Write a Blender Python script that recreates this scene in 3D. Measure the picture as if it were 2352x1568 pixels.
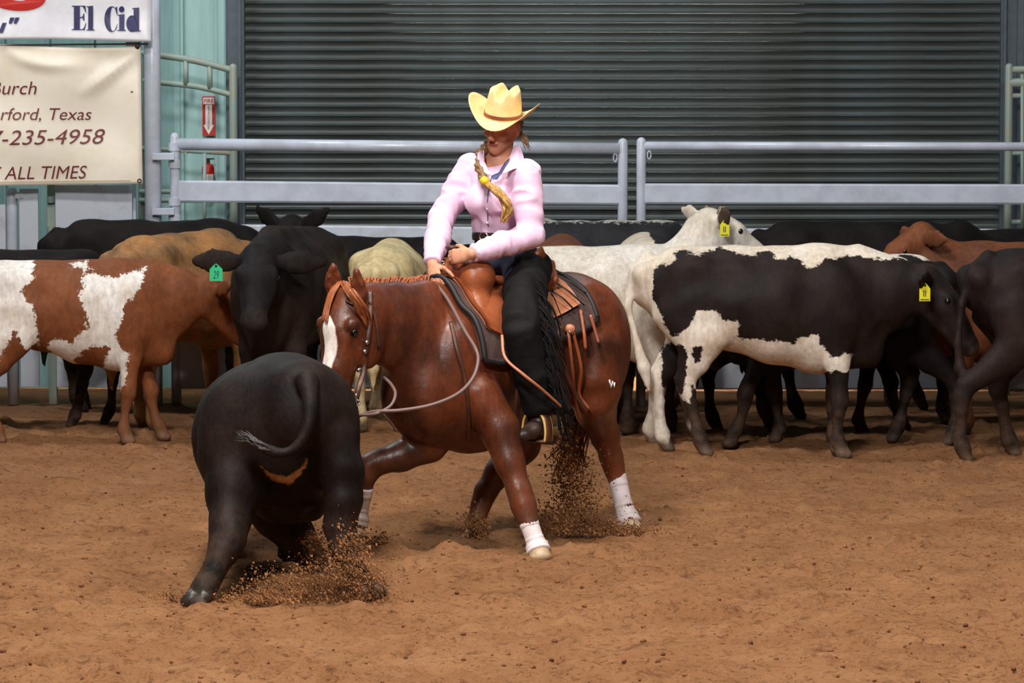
import bpy, math, random
import numpy as np
from mathutils import Vector
from mathutils.bvhtree import BVHTree

random.seed(7)
rng = np.random.default_rng(7)
for o in list(bpy.data.objects):
    bpy.data.objects.remove(o)
scene = bpy.context.scene
col = scene.collection

# ------------------------------------------------------------------ camera, world, lights, exposure
FPX = 9000.0          # focal length in pixels of the 2352 px wide frame
CAM_H = 2.2
PITCH = math.atan(643 / 9000)
cd = bpy.data.cameras.new('camera')
cam = bpy.data.objects.new('camera', cd)
col.objects.link(cam)
cd.sensor_width = 36.0
cd.lens = FPX / 2352 * 36.0
cd.clip_end = 200
cam.location = (0, 0, CAM_H)
cam.rotation_euler = (math.pi / 2 - PITCH, 0, 0)
cd.dof.use_dof = True
cd.dof.focus_distance = 17.8
cd.dof.aperture_fstop = 10
scene.camera = cam

world = bpy.data.worlds.new('arena_air')
scene.world = world
world.use_nodes = True
bg = world.node_tree.nodes['Background']
bg.inputs[0].default_value = (0.82, 0.88, 1.0, 1)
bg.inputs[1].default_value = 0.03

def area_light(name, loc, target, size, power, colr=(1, 1, 1)):
    ld = bpy.data.lights.new(name, 'AREA')
    ld.shape = 'DISK'
    ld.size = size
    ld.energy = power
    ld.color = colr
    o = bpy.data.objects.new(name, ld)
    col.objects.link(o)
    o.location = loc
    d = Vector(target) - Vector(loc)
    o.rotation_euler = d.to_track_quat('-Z', 'Y').to_euler()
    return o

# high-bay lamps under the arena roof
LAMPS = [((-1.4, 14.6, 7.8), (-0.9, 15.0, 0), 640, (1.0, 0.95, 0.88)),
         ((3.4, 14.4, 7.8), (2.8, 14.8, 0), 280, (1.0, 0.95, 0.88)),
         ((-4.8, 23.0, 7.8), (-3.8, 24.8, 1.2), 250, (0.92, 0.97, 1.0)),
         ((1.0, 23.2, 7.8), (0.8, 24.8, 0.8), 80, (0.95, 0.97, 1.0)),
         ((-2.2, 4.5, 8.6), (-1.0, 20.0, 1.0), 1250, (1.0, 0.97, 0.93))]
for i, (lp, tg, pw, cl_) in enumerate(LAMPS):
    area_light('high_bay_lamp', lp, tg, 1.6, pw, cl_)

scene.view_settings.view_transform = 'Standard'
scene.view_settings.look = 'None'
scene.view_settings.gamma = 1.0
scene.view_settings.use_curve_mapping = False
scene.view_settings.exposure = 0.2

# ------------------------------------------------------------------ geometry helpers
_fw = np.array([0, math.cos(PITCH), -math.sin(PITCH)])
_up = np.array([0, math.sin(PITCH), math.cos(PITCH)])
_C = np.array([0, 0, CAM_H])

def ray(u, v):
    return np.array([(u - 1176) / FPX, 0, 0]) + _fw - _up * (v - 784) / FPX
def P(u, v, Y):
    d = ray(u, v)
    return _C + d * (Y / d[1])
def G(u, v, z=0.0):
    d = ray(u, v)
    return _C + d * ((z - CAM_H) / d[2])
def A(*x):
    return np.array(x, float)
def nrm(v):
    v = np.asarray(v, float)
    return v / max(np.linalg.norm(v), 1e-9)

def lin(r, g, b):
    def f(c):
        c /= 255.0
        return c / 12.92 if c <= 0.04045 else ((c + 0.055) / 1.055) ** 2.4
    return (f(r), f(g), f(b))

# value noise ------------------------------------------------------------------
_LAT = rng.random((64, 64, 64)).astype(np.float32)
def noise3(p, scale):
    q = np.asarray(p) * scale
    i = np.floor(q).astype(int)
    f = q - i
    f = f * f * (3 - 2 * f)
    r = 0
    for a in (0, 1):
        for b in (0, 1):
            for c in (0, 1):
                w = (f[:, 0] if a else 1 - f[:, 0]) * (f[:, 1] if b else 1 - f[:, 1]) * (f[:, 2] if c else 1 - f[:, 2])
                r = r + w * _LAT[(i[:, 0] + a) % 64, (i[:, 1] + b) % 64, (i[:, 2] + c) % 64]
    return r * 2 - 1

# signed distance bodies --------------------------------------------------------
class Body:
    def __init__(self, k=0.03):
        self.p = []
        self.k = k
    def seg(self, a, b, ra, rb, side=None, k=None, cap=1.0, sub=False):
        a = np.asarray(a, float); b = np.asarray(b, float)
        if np.linalg.norm(b - a) < 1e-5:
            b = a + A(0, 0, 1e-4)
        wa, ha = ra if isinstance(ra, (tuple, list)) else (ra, ra)
        wb, hb = rb if isinstance(rb, (tuple, list)) else (rb, rb)
        ax = nrm(b - a)
        s = np.asarray(side, float) if side is not None else A(0.31, 0.87, 0.21)
        s = s - ax * (s @ ax)
        if np.linalg.norm(s) < 1e-3:
            s = A(1, 0, 0) - ax * ax[0]
        s = nrm(s)
        self.p.append((a, b, wa, ha, wb, hb, s, self.k if k is None else k, cap, sub))
        return self
    def chain(self, pts, side=None, k=None, cap=1.0):
        for (a, ra), (b, rb) in zip(pts[:-1], pts[1:]):
            self.seg(a, b, ra, rb, side, k, cap)
        return self
    def ell(self, c, r, ax=(1, 0, 0), side=(0, 1, 0), k=None, sub=False):
        # ellipsoid: r = (along ax, along side, along third)
        c = np.asarray(c, float); ax = nrm(ax)
        e = 1e-3
        m = min(r[1], r[2])
        self.seg(c - ax * e, c + ax * e, (r[1], r[2]), (r[1], r[2]), side, k, r[0] / m, sub)
        return self
    def mesh(self, vox, smooth=2, warp=None):
        lo = np.full(3, 1e9); hi = np.full(3, -1e9)
        for (a, b, wa, ha, wb, hb, s, k, cap, sub) in self.p:
            if sub: continue
            R = max(wa, ha, wb, hb, min(wa, ha) * cap, min(wb, hb) * cap)
            lo = np.minimum(lo, np.minimum(a, b) - R); hi = np.maximum(hi, np.maximum(a, b) + R)
        lo -= vox * 4; hi += vox * 4
        n = np.ceil((hi - lo) / vox).astype(int) + 1
        axs = [(lo[i] + vox * np.arange(n[i])).astype(np.float32) for i in range(3)]
        D = np.full(n, 1.0, np.float32)
        for (a, b, wa, ha, wb, hb, s, k, cap, sub) in self.p:
            R = max(wa, ha, wb, hb, min(wa, ha) * cap, min(wb, hb) * cap) + k + 3 * vox
            i0 = np.clip(np.floor((np.minimum(a, b) - R - lo) / vox).astype(int), 0, n - 1)
            i1 = np.clip(np.ceil((np.maximum(a, b) + R - lo) / vox).astype(int) + 1, 1, n)
            if np.any(i1 <= i0): continue
            X, Y, Z = np.meshgrid(axs[0][i0[0]:i1[0]], axs[1][i0[1]:i1[1]], axs[2][i0[2]:i1[2]], indexing='ij')
            ab = b - a; l2 = ab @ ab; axn = ab / math.sqrt(l2); t3 = np.cross(axn, s)
            X = X - a[0]; Y = Y - a[1]; Z = Z - a[2]
            al = X * axn[0] + Y * axn[1] + Z * axn[2]
            L = math.sqrt(l2)
            tc = np.clip(al, 0, L)
            ca = al - tc
            t = tc / L
            u = X * s[0] + Y * s[1] + Z * s[2]
            v = X * t3[0] + Y * t3[1] + Z * t3[2]
            w = wa + (wb - wa) * t; h = ha + (hb - ha) * t
            e = np.minimum(w, h) * cap
            k0 = np.sqrt((u / w) ** 2 + (v / h) ** 2 + (ca / e) ** 2)
            k1 = np.sqrt((u / w ** 2) ** 2 + (v / h ** 2) ** 2 + (ca / e ** 2) ** 2)
            d = np.where(k1 > 1e-6, k0 * (k0 - 1) / np.maximum(k1, 1e-6), -np.minimum(w, h)).astype(np.float32)
            sl = (slice(i0[0], i1[0]), slice(i0[1], i1[1]), slice(i0[2], i1[2]))
            d1 = D[sl]
            if sub:
                d2 = -d
                hh = np.clip(0.5 - 0.5 * (d1 - d2) / k, 0, 1)
                D[sl] = d1 * (1 - hh) + d2 * hh + k * hh * (1 - hh)
            else:
                hh = np.clip(0.5 + 0.5 * (d - d1) / k, 0, 1)
                D[sl] = d * (1 - hh) + d1 * hh - k * hh * (1 - hh)
        V, F = surface_nets(D, lo, vox)
        if smooth:
            V = laplace(V, F, smooth)
        return V, F

def surface_nets(D, lo, vox):
    S = D < 0
    n = np.array(D.shape)
    c = S[:-1, :-1, :-1].astype(np.int8)
    cnt = np.zeros(n - 1, np.int8)
    for a in (0, 1):
        for b in (0, 1):
            for d in (0, 1):
                cnt += S[a:n[0] - 1 + a, b:n[1] - 1 + b, d:n[2] - 1 + d]
    act = (cnt > 0) & (cnt < 8)
    idx = np.argwhere(act)
    vid = np.full(n - 1, -1, np.int64)
    vid[act] = np.arange(len(idx))
    pos = np.zeros((len(idx), 3)); num = np.zeros(len(idx))
    cor = np.array([(a, b, d) for a in (0, 1) for b in (0, 1) for d in (0, 1)])
    for i in range(8):
        for j in range(i + 1, 8):
            if np.abs(cor[i] - cor[j]).sum() != 1: continue
            p = idx + cor[i]; q = idx + cor[j]
            dp = D[p[:, 0], p[:, 1], p[:, 2]]; dq = D[q[:, 0], q[:, 1], q[:, 2]]
            m = (dp < 0) != (dq < 0)
            t = np.where(m, dp / np.where(m, dp - dq, 1), 0)
            pos += np.where(m[:, None], p + (q - p) * t[:, None], 0); num += m
    V = lo + vox * pos / num[:, None]
    faces = []
    for ax in range(3):
        o1, o2 = [(1, 2), (2, 0), (0, 1)][ax]
        sl0 = [slice(None)] * 3; sl1 = [slice(None)] * 3
        sl0[ax] = slice(0, -1); sl1[ax] = slice(1, None)
        s0 = S[tuple(sl0)]; s1 = S[tuple(sl1)]
        e = np.argwhere(s0 != s1)
        ok = (e[:, o1] > 0) & (e[:, o2] > 0) & (e[:, o1] < n[o1] - 1) & (e[:, o2] < n[o2] - 1)
        e = e[ok]
        fl = s0[e[:, 0], e[:, 1], e[:, 2]]
        u1 = np.zeros(3, int); u1[o1] = 1
        u2 = np.zeros(3, int); u2[o2] = 1
        def g(q): return vid[q[:, 0], q[:, 1], q[:, 2]]
        a, b, c2, d2 = g(e - u1 - u2), g(e - u2), g(e), g(e - u1)
        faces.append(np.where(fl[:, None], np.stack([a, b, c2, d2], 1), np.stack([d2, c2, b, a], 1)))
    return V, np.concatenate(faces)

def laplace(V, F, it, f=0.5):
    E = np.concatenate([F[:, [0, 1]], F[:, [1, 2]], F[:, [2, 3]], F[:, [3, 0]]])
    for _ in range(it):
        acc = np.zeros_like(V); n = np.zeros(len(V))
        np.add.at(acc, E[:, 0], V[E[:, 1]]); np.add.at(n, E[:, 0], 1)
        V = V + f * (acc / np.maximum(n, 1)[:, None] - V)
    return V

def vnormals(V, F):
    F = np.asarray(F)
    nn = np.cross(V[F[:, 2]] - V[F[:, 0]], V[F[:, 3]] - V[F[:, 1]])
    N = np.zeros_like(V)
    for i in range(4):
        np.add.at(N, F[:, i], nn)
    return N / np.maximum(np.linalg.norm(N, axis=1), 1e-9)[:, None]

# objects -------------------------------------------------------------------------
def loc_of(o):
    l = np.zeros(3)
    while o is not None:
        l = l + np.array(o.location); o = o.parent
    return l

def mk(name, V, F, mat=None, parent=None, origin=None, smooth=True, attrs=None):
    V = np.asarray(V, float)
    if parent is not None:
        org = loc_of(parent) if origin is None else np.asarray(origin, float)
        loc = org - loc_of(parent)
    else:
        org = np.asarray(origin, float) if origin is not None else A((V[:, 0].min() + V[:, 0].max()) / 2, (V[:, 1].min() + V[:, 1].max()) / 2, V[:, 2].min())
        loc = org
    me = bpy.data.meshes.new(name)
    W = V - org
    if isinstance(F, np.ndarray) and F.ndim == 2:
        k = F.shape[1]
        me.vertices.add(len(W)); me.vertices.foreach_set('co', W.astype(np.float32).ravel())
        me.loops.add(F.size); me.loops.foreach_set('vertex_index', F.astype(np.int32).ravel())
        me.polygons.add(len(F)); me.polygons.foreach_set('loop_start', np.arange(0, F.size, k, dtype=np.int32))
        me.update(calc_edges=True)
        me.validate()
    else:
        me.from_pydata([tuple(x) for x in W], [], [tuple(int(i) for i in f) for f in F])
        me.update()
    if smooth:
        me.polygons.foreach_set('use_smooth', np.ones(len(me.polygons), bool))
    for k, v in (attrs or {}).items():
        a = me.attributes.new(k, 'FLOAT', 'POINT')
        a.data.foreach_set('value', np.asarray(v, np.float32))
    if mat is not None:
        me.materials.append(mat)
    o = bpy.data.objects.new(name, me)
    col.objects.link(o)
    o.location = tuple(loc)
    if parent is not None:
        o.parent = parent
    return o

def empty(name, loc):
    o = bpy.data.objects.new(name, None)
    col.objects.link(o)
    o.location = tuple(float(c) for c in loc)
    o.empty_display_size = 0.1
    return o

def tag(o, label=None, cat=None, group=None, kind=None):
    if label: o['label'] = label
    if cat: o['category'] = cat
    if group: o['group'] = group
    if kind: o['kind'] = kind
    return o

class MB:
    """collects closed shapes"""
    def __init__(self):
        self.V = []; self.F = []
    def add(self, V, F):
        b = len(self.V)
        self.V += [tuple(map(float, v)) for v in V]
        self.F += [tuple(int(i) + b for i in f) for f in F]
        return self
    def box(self, lo, hi, bev=0.0):
        (x0, y0, z0), (x1, y1, z1) = lo, hi
        if bev <= 0:
            V = [(x0, y0, z0), (x1, y0, z0), (x1, y1, z0), (x0, y1, z0), (x0, y0, z1), (x1, y0, z1), (x1, y1, z1), (x0, y1, z1)]
            return self.add(V, [(0, 3, 2, 1), (4, 5, 6, 7), (0, 1, 5, 4), (1, 2, 6, 5), (2, 3, 7, 6), (3, 0, 4, 7)])
        # bevelled along x (profile in y,z)
        b = bev
        pr = [(y0 + b, z0), (y1 - b, z0), (y1, z0 + b), (y1, z1 - b), (y1 - b, z1), (y0 + b, z1), (y0, z1 - b), (y0, z0 + b)]
        V = [(x0, *q) for q in pr] + [(x1, *q) for q in pr]
        F = [(i, (i + 1) % 8, 8 + (i + 1) % 8, 8 + i) for i in range(8)] + [tuple(range(7, -1, -1)), tuple(range(8, 16))]
        return self.add(V, F)
    def tube(self, pts, r, n=10, side=None, round_end=False):
        pts = [np.asarray(p, float) for p in pts]
        m = len(pts)
        rr = r if isinstance(r, (list, tuple)) and len(r) == m and not np.isscalar(r) else [r] * m
        V = []; F = []
        prev = None
        for i, p in enumerate(pts):
            t = nrm(pts[min(i + 1, m - 1)] - pts[max(i - 1, 0)])
            if side is not None:
                s = np.asarray(side if not isinstance(side, list) else side[i], float)
            elif prev is None:
                s = A(0, 0, 1) if abs(t[2]) < 0.8 else A(1, 0, 0)
            else:
                s = prev
            s = nrm(s - t * (s @ t)); prev = s
            q = np.cross(t, s)
            w, h = rr[i] if isinstance(rr[i], (tuple, list)) else (rr[i], rr[i])
            for j in range(n):
                a = 2 * math.pi * j / n
                V.append(p + s * w * math.cos(a) + q * h * math.sin(a))
        for i in range(m - 1):
            for j in range(n):
                F.append((i * n + j, i * n + (j + 1) % n, (i + 1) * n + (j + 1) % n, (i + 1) * n + j))
        F.append(tuple(range(n - 1, -1, -1))); F.append(tuple((m - 1) * n + j for j in range(n)))
        return self.add(V, F)
    def cyl(self, a, b, r, n=14):
        return self.tube([a, b], r, n)
    def sph(self, c, r, n=10, m=7):
        c = np.asarray(c, float)
        r = r if isinstance(r, (tuple, list)) else (r, r, r)
        V = [c + A(0, 0, r[2])]; F = []
        for i in range(1, m):
            t = math.pi * i / m
            for j in range(n):
                a = 2 * math.pi * j / n
                V.append(c + A(r[0] * math.sin(t) * math.cos(a), r[1] * math.sin(t) * math.sin(a), r[2] * math.cos(t)))
        V.append(c - A(0, 0, r[2]))
        for j in range(n):
            F.append((0, 1 + j, 1 + (j + 1) % n))
            F.append((len(V) - 1, 1 + (m - 2) * n + (j + 1) % n, 1 + (m - 2) * n + j))
        for i in range(m - 2):
            for j in range(n):
                F.append((1 + i * n + j, 1 + (i + 1) * n + j, 1 + (i + 1) * n + (j + 1) % n, 1 + i * n + (j + 1) % n))
        return self.add(V, F)
    def prism(self, poly, origin, ex, ey, depth):
        """flat polygon (list of 2d points) extruded by the vector depth"""
        origin = np.asarray(origin, float); ex = np.asarray(ex, float); ey = np.asarray(ey, float); depth = np.asarray(depth, float)
        a = [origin + ex * p[0] + ey * p[1] for p in poly]
        n = len(a)
        V = a + [q + depth for q in a]
        F = [tuple(range(n - 1, -1, -1)), tuple(range(n, 2 * n))] + [(i, (i + 1) % n, n + (i + 1) % n, n + i) for i in range(n)]
        return self.add(V, F)
    def build(self, name, mat, parent=None, origin=None, smooth=False):
        return mk(name, np.array(self.V), self.F, mat, parent, origin, smooth)

def spline(pts, n=8):
    pts = [np.asarray(p, float) for p in pts]
    q = [2 * pts[0] - pts[1]] + pts + [2 * pts[-1] - pts[-2]]
    out = []
    for i in range(1, len(q) - 2):
        for j in range(n):
            t = j / n
            out.append(0.5 * ((2 * q[i]) + (-q[i - 1] + q[i + 1]) * t + (2 * q[i - 1] - 5 * q[i] + 4 * q[i + 1] - q[i + 2]) * t * t + (-q[i - 1] + 3 * q[i] - 3 * q[i + 1] + q[i + 2]) * t ** 3))
    out.append(pts[-1])
    return out

def lerp_list(vals, m):
    return [float(np.interp(i / (m - 1), np.linspace(0, 1, len(vals)), vals)) for i in range(m)]

# materials --------------------------------------------------------------------------
def newmat(name):
    m = bpy.data.materials.new(name)
    m.use_nodes = True
    nt = m.node_tree
    return m, nt, nt.nodes['Principled BSDF']

def noise_node(nt, scale, detail=4, rough=0.6, vec=None, dist=0.0):
    n = nt.nodes.new('ShaderNodeTexNoise')
    n.inputs['Scale'].default_value = scale
    n.inputs['Detail'].default_value = detail
    n.inputs['Roughness'].default_value = rough
    n.inputs['Distortion'].default_value = dist
    if vec is not None:
        nt.links.new(vec, n.inputs['Vector'])
    return n.outputs['Fac']

def objco(nt, scale=None):
    tc = nt.nodes.new('ShaderNodeTexCoord')
    if scale is None:
        return tc.outputs['Object']
    mp = nt.nodes.new('ShaderNodeMapping')
    mp.inputs['Scale'].default_value = scale
    nt.links.new(tc.outputs['Object'], mp.inputs['Vector'])
    return mp.outputs['Vector']

def mixc(nt, fac, a, b):
    n = nt.nodes.new('ShaderNodeMix')
    n.data_type = 'RGBA'
    for s, v in ((n.inputs[0], fac), (n.inputs[6], a), (n.inputs[7], b)):
        if isinstance(v, (int, float)): s.default_value = v
        elif isinstance(v, tuple): s.default_value = (*v[:3], 1)
        else: nt.links.new(v, s)
    return n.outputs[2]

def math_n(nt, op, a, b=0.0, clamp=False):
    n = nt.nodes.new('ShaderNodeMath')
    n.operation = op; n.use_clamp = clamp
    for s, v in ((n.inputs[0], a), (n.inputs[1], b)):
        if isinstance(v, (int, float)): s.default_value = v
        else: nt.links.new(v, s)
    return n.outputs[0]

def ramp(nt, fac, lo, hi):
    n = nt.nodes.new('ShaderNodeMapRange')
    n.inputs['From Min'].default_value = lo; n.inputs['From Max'].default_value = hi
    nt.links.new(fac, n.inputs['Value'])
    return n.outputs['Result']

def bump(nt, bs, h, strength, dist=0.01):
    b = nt.nodes.new('ShaderNodeBump')
    b.inputs['Strength'].default_value = strength
    b.inputs['Distance'].default_value = dist
    nt.links.new(h, b.inputs['Height'])
    nt.links.new(b.outputs[0], bs.inputs['Normal'])

def plain(name, c, rough=0.5, metal=0.0, c2=None, scale=8.0, bmp=0.0, bscale=60, stretch=None, spec=0.5, lo=0.4, hi=0.62, sheen=0.0):
    m, nt, bs = newmat(name)
    bs.inputs['Roughness'].default_value = rough
    bs.inputs['Metallic'].default_value = metal
    bs.inputs['Specular IOR Level'].default_value = spec
    bs.inputs['Sheen Weight'].default_value = sheen
    bs.inputs['Base Color'].default_value = (*c, 1)
    vec = objco(nt, stretch)
    if c2 is not None:
        f = ramp(nt, noise_node(nt, scale, 6, 0.65, vec), lo, hi)
        nt.links.new(mixc(nt, f, c, c2), bs.inputs['Base Color'])
    if bmp:
        bump(nt, bs, noise_node(nt, bscale, 4, 0.6, vec), bmp)
    return m

def attr_fac(nt, name):
    a = nt.nodes.new('ShaderNodeAttribute')
    a.attribute_name = name
    return a.outputs['Fac']

def coat(name, base, base2=None, patch=None, dark=None, rough=0.62, wob=0.05, wscale=14, var=3.0, spec=0.16, fleck=0.0, patch2=None, bmp=0.25, big=1.0, rvar=0.0, dust=0.55):
    """animal coat: base colour with soft variation, patch where m1 > 0, dark (hoof, muzzle) where m2 > 0"""
    m, nt, bs = newmat(name)
    bs.inputs['Roughness'].default_value = rough
    bs.inputs['Specular IOR Level'].default_value = spec
    vec = objco(nt)
    c = base
    if base2 is not None:
        c = mixc(nt, ramp(nt, noise_node(nt, var, 5, 0.6, vec), 0.38, 0.66), base, base2)
    if patch is not None:
        n1 = math_n(nt, 'SUBTRACT', noise_node(nt, wscale, 6, 0.68, vec), 0.5)
        w = math_n(nt, 'MULTIPLY', n1, wob)
        d = math_n(nt, 'ADD', attr_fac(nt, 'm1'), w)
        if fleck:
            n2 = math_n(nt, 'SUBTRACT', noise_node(nt, 70, 3, 0.7, vec), 0.5)
            d = math_n(nt, 'ADD', d, math_n(nt, 'MULTIPLY', n2, fleck))
        pc = patch
        if patch2 is not None:
            pc = mixc(nt, ramp(nt, noise_node(nt, var * 1.7, 5, 0.6, vec), 0.4, 0.68), patch, patch2)
        c = mixc(nt, ramp(nt, d, -0.004, 0.004), c, pc)
    if dark is not None:
        w2 = math_n(nt, 'MULTIPLY', math_n(nt, 'SUBTRACT', noise_node(nt, 20, 4, 0.6, vec), 0.5), 0.04)
        c = mixc(nt, ramp(nt, math_n(nt, 'ADD', attr_fac(nt, 'm2'), w2), -0.02, 0.02), c, dark)
    # fine hair variation, and arena dust clinging to the lower legs
    fine = ramp(nt, noise_node(nt, 38, 5, 0.7, objco(nt, (1, 1, 0.5))), 0.3, 0.72)
    shade = math_n(nt, 'ADD', math_n(nt, 'MULTIPLY', fine, 0.5), 0.75)
    if isinstance(c, tuple): c = mixc(nt, 0.0, c, c)
    vm = nt.nodes.new('ShaderNodeVectorMath'); vm.operation = 'SCALE'
    nt.links.new(c, vm.inputs[0]); nt.links.new(shade, vm.inputs['Scale'])
    c = vm.outputs[0]
    sep = nt.nodes.new('ShaderNodeSeparateXYZ'); nt.links.new(vec, sep.inputs[0])
    low = ramp(nt, sep.outputs[2], 0.42, 0.02)
    dn = ramp(nt, noise_node(nt, 12, 5, 0.65, vec), 0.35, 0.7)
    c = mixc(nt, math_n(nt, 'MULTIPLY', math_n(nt, 'MULTIPLY', low, dn), dust), c, lin(126, 98, 78))
    nt.links.new(c, bs.inputs['Base Color'])
    hh = math_n(nt, 'ADD', noise_node(nt, 55, 4, 0.65, objco(nt, (1, 1, 0.45))), math_n(nt, 'MULTIPLY', noise_node(nt, 9, 4, 0.6, vec), big))
    bump(nt, bs, hh, bmp, 0.006)
    if rvar:
        nt.links.new(math_n(nt, 'ADD', math_n(nt, 'MULTIPLY', noise_node(nt, 5, 5, 0.65, vec), rvar), rough - rvar * 0.5), bs.inputs['Roughness'])
    return m

def poly_sd(px, pz, poly):
    """signed distance to a polygon, positive inside"""
    poly = np.asarray(poly, float)
    d = np.full(len(px), 1e9); ins = np.zeros(len(px), bool)
    n = len(poly)
    for i in range(n):
        ax, az = poly[i]; bx, bz = poly[(i + 1) % n]
        ex, ez = bx - ax, bz - az
        t = np.clip(((px - ax) * ex + (pz - az) * ez) / max(ex * ex + ez * ez, 1e-12), 0, 1)
        d = np.minimum(d, np.hypot(px - ax - t * ex, pz - az - t * ez))
        c = ((az > pz) != (bz > pz)) & (px < (bx - ax) * (pz - az) / (bz - az + 1e-12) + ax)
        ins ^= c
    return np.where(ins, d, -d)

# ================================================================== the setting
M = {}
M['fence'] = plain('fence_paint', lin(196, 204, 220), 0.27, c2=lin(180, 186, 200), scale=5, bmp=0.05, bscale=30)
M['fence_dirty'] = plain('fence_paint_dusty', lin(190, 198, 212), 0.4, c2=lin(160, 156, 152), scale=7, lo=0.5, hi=0.8)
M['pipe_green'] = plain('old_green_pipe_paint', lin(134, 156, 150), 0.5, c2=lin(150, 152, 136), scale=9)
M['teal'] = plain('teal_metal_siding', lin(158, 194, 192), 0.42, c2=lin(138, 174, 172), scale=2.5, stretch=(3, 3, 0.4))
M['slat'] = plain('grey_door_slat', lin(74, 84, 86), 0.3, metal=0.1, c2=lin(60, 66, 64), scale=3, stretch=(0.5, 3, 3))
M['jamb'] = plain('dark_steel_jamb', lin(74, 86, 98), 0.5, c2=lin(58, 70, 76), scale=4)
M['black'] = plain('black_rubber', lin(18, 18, 20), 0.6)
M['steel'] = plain('dull_steel', lin(150, 150, 150), 0.35, metal=0.9)
M['rust'] = plain('rusty_cable', lin(70, 52, 44), 0.6, metal=0.4)
M['red'] = plain('safety_red', lin(178, 26, 22), 0.35)
M['white_print'] = plain('white_print', lin(225, 225, 222), 0.5)
M['vinyl_white'] = plain('white_vinyl', lin(238, 239, 246), 0.4, c2=lin(222, 222, 230), scale=4, bmp=0.06, bscale=20)
M['vinyl_cream'] = plain('cream_vinyl', lin(236, 228, 212), 0.45, c2=lin(222, 208, 184), scale=3, lo=0.45, hi=0.75, bmp=0.06, bscale=18)
M['ink_maroon'] = plain('maroon_ink', lin(104, 28, 34), 0.45)
M['ink_navy'] = plain('navy_ink', lin(24, 24, 88), 0.45)
M['ink_red'] = plain('red_ink', lin(196, 34, 26), 0.45)

# floor ---------------------------------------------------------------------------------
def dirt_mat():
    m, nt, bs = newmat('arena_dirt')
    bs.inputs['Roughness'].default_value = 0.95
    bs.inputs['Specular IOR Level'].default_value = 0.1
    vec = objco(nt)
    a = ramp(nt, noise_node(nt, 2.2, 8, 0.68, vec), 0.36, 0.66)
    c = mixc(nt, a, lin(172, 120, 81), lin(196, 142, 99))
    b = ramp(nt, noise_node(nt, 9, 9, 0.72, objco(nt, (0.8, 1.3, 1)), 0.4), 0.54, 0.68)
    c = mixc(nt, math_n(nt, 'MULTIPLY', b, 0.7), c, lin(104, 68, 45))
    g = ramp(nt, noise_node(nt, 42, 6, 0.72, objco(nt, (0.7, 1.0, 1))), 0.53, 0.66)
    c = mixc(nt, math_n(nt, 'MULTIPLY', g, 0.8), c, lin(112, 68, 43))
    g2 = ramp(nt, noise_node(nt, 75, 4, 0.7, objco(nt, (0.6, 1.0, 1))), 0.60, 0.70)
    c = mixc(nt, math_n(nt, 'MULTIPLY', g2, 0.8), c, lin(72, 44, 30))
    nt.links.new(c, bs.inputs['Base Color'])
    h = math_n(nt, 'ADD', noise_node(nt, 45, 6, 0.75, vec), math_n(nt, 'MULTIPLY', noise_node(nt, 160, 3, 0.7, vec), 0.4))
    bump(nt, bs, h, 1.0, 0.03)
    return m
M['dirt'] = dirt_mat()
M['clod'] = plain('dark_dirt_clod', lin(140, 94, 62), 0.95, c2=lin(90, 58, 40), scale=12, spec=0.1)
M['spray'] = plain('flying_dirt', lin(160, 112, 74), 0.95, c2=lin(112, 76, 50), scale=9, spec=0.1)

pits = []
for _ in range(900):
    y = 13.2 + 12 * rng.random() ** 1.3
    x = (rng.random() - 0.5) * 2 * (0.16 * y + 0.8)
    pits.append((x, y, 0.025 + 0.055 * rng.random(), 0.010 + 0.03 * rng.random() ** 2))
# long scuffed furrow left by the horse, and the heaps beside it
_g = lambda u, v: G(u, v)[:2]
heaps = [(*_g(860, 1245), 0.10, 0.05), (*_g(780, 1255), 0.09, 0.03), (*_g(1010, 1290), 0.12, 0.025), (*_g(1140, 1285), 0.1, 0.02),
         (*_g(930, 1060), 0.22, 0.05), (*_g(1060, 1062), 0.2, 0.04), (*_g(600, 1345), 0.1, 0.035), (*_g(1320, 1265), 0.16, 0.03)]
furrow = [(*_g(920, 1255), 0.11, 0.05), (*_g(1000, 1258), 0.11, 0.055), (*_g(1080, 1258), 0.11, 0.05), (*_g(1150, 1250), 0.11, 0.04), (*_g(1290, 1262), 0.09, 0.045)]

def ground_h(x, y):
    p = np.stack([x, y, np.zeros_like(x)], 1)
    h = 0.014 * noise3(p, 1.1) + 0.014 * noise3(p + 7, 2.9) + 0.014 * noise3(p + 3, 6.3) + 0.013 * noise3(p + 5, 13) + 0.010 * noise3(p + 11, 27)
    far = np.clip((25.2 - y) / 1.5, 0.25, 1)
    h = h * far
    for (cx, cy, r, dp) in pits:
        m = (np.abs(x - cx) < 3 * r) & (np.abs(y - cy) < 3 * r)
        d2 = ((x[m] - cx) ** 2 + (y[m] - cy) ** 2 * 0.8) / r ** 2
        h[m] += dp * (-np.exp(-d2 * 1.6) + 0.75 * np.exp(-(np.sqrt(d2) - 1.35) ** 2 * 6))
    for (cx, cy, r, dp) in heaps:
        h += dp * np.exp(-((x - cx) ** 2 + (y - cy) ** 2) / r ** 2)
    for (cx, cy, r, dp) in furrow:
        h -= dp * np.exp(-((x - cx) ** 2 + ((y - cy) * 1.5) ** 2) / r ** 2)
    return h - 0.006

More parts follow.
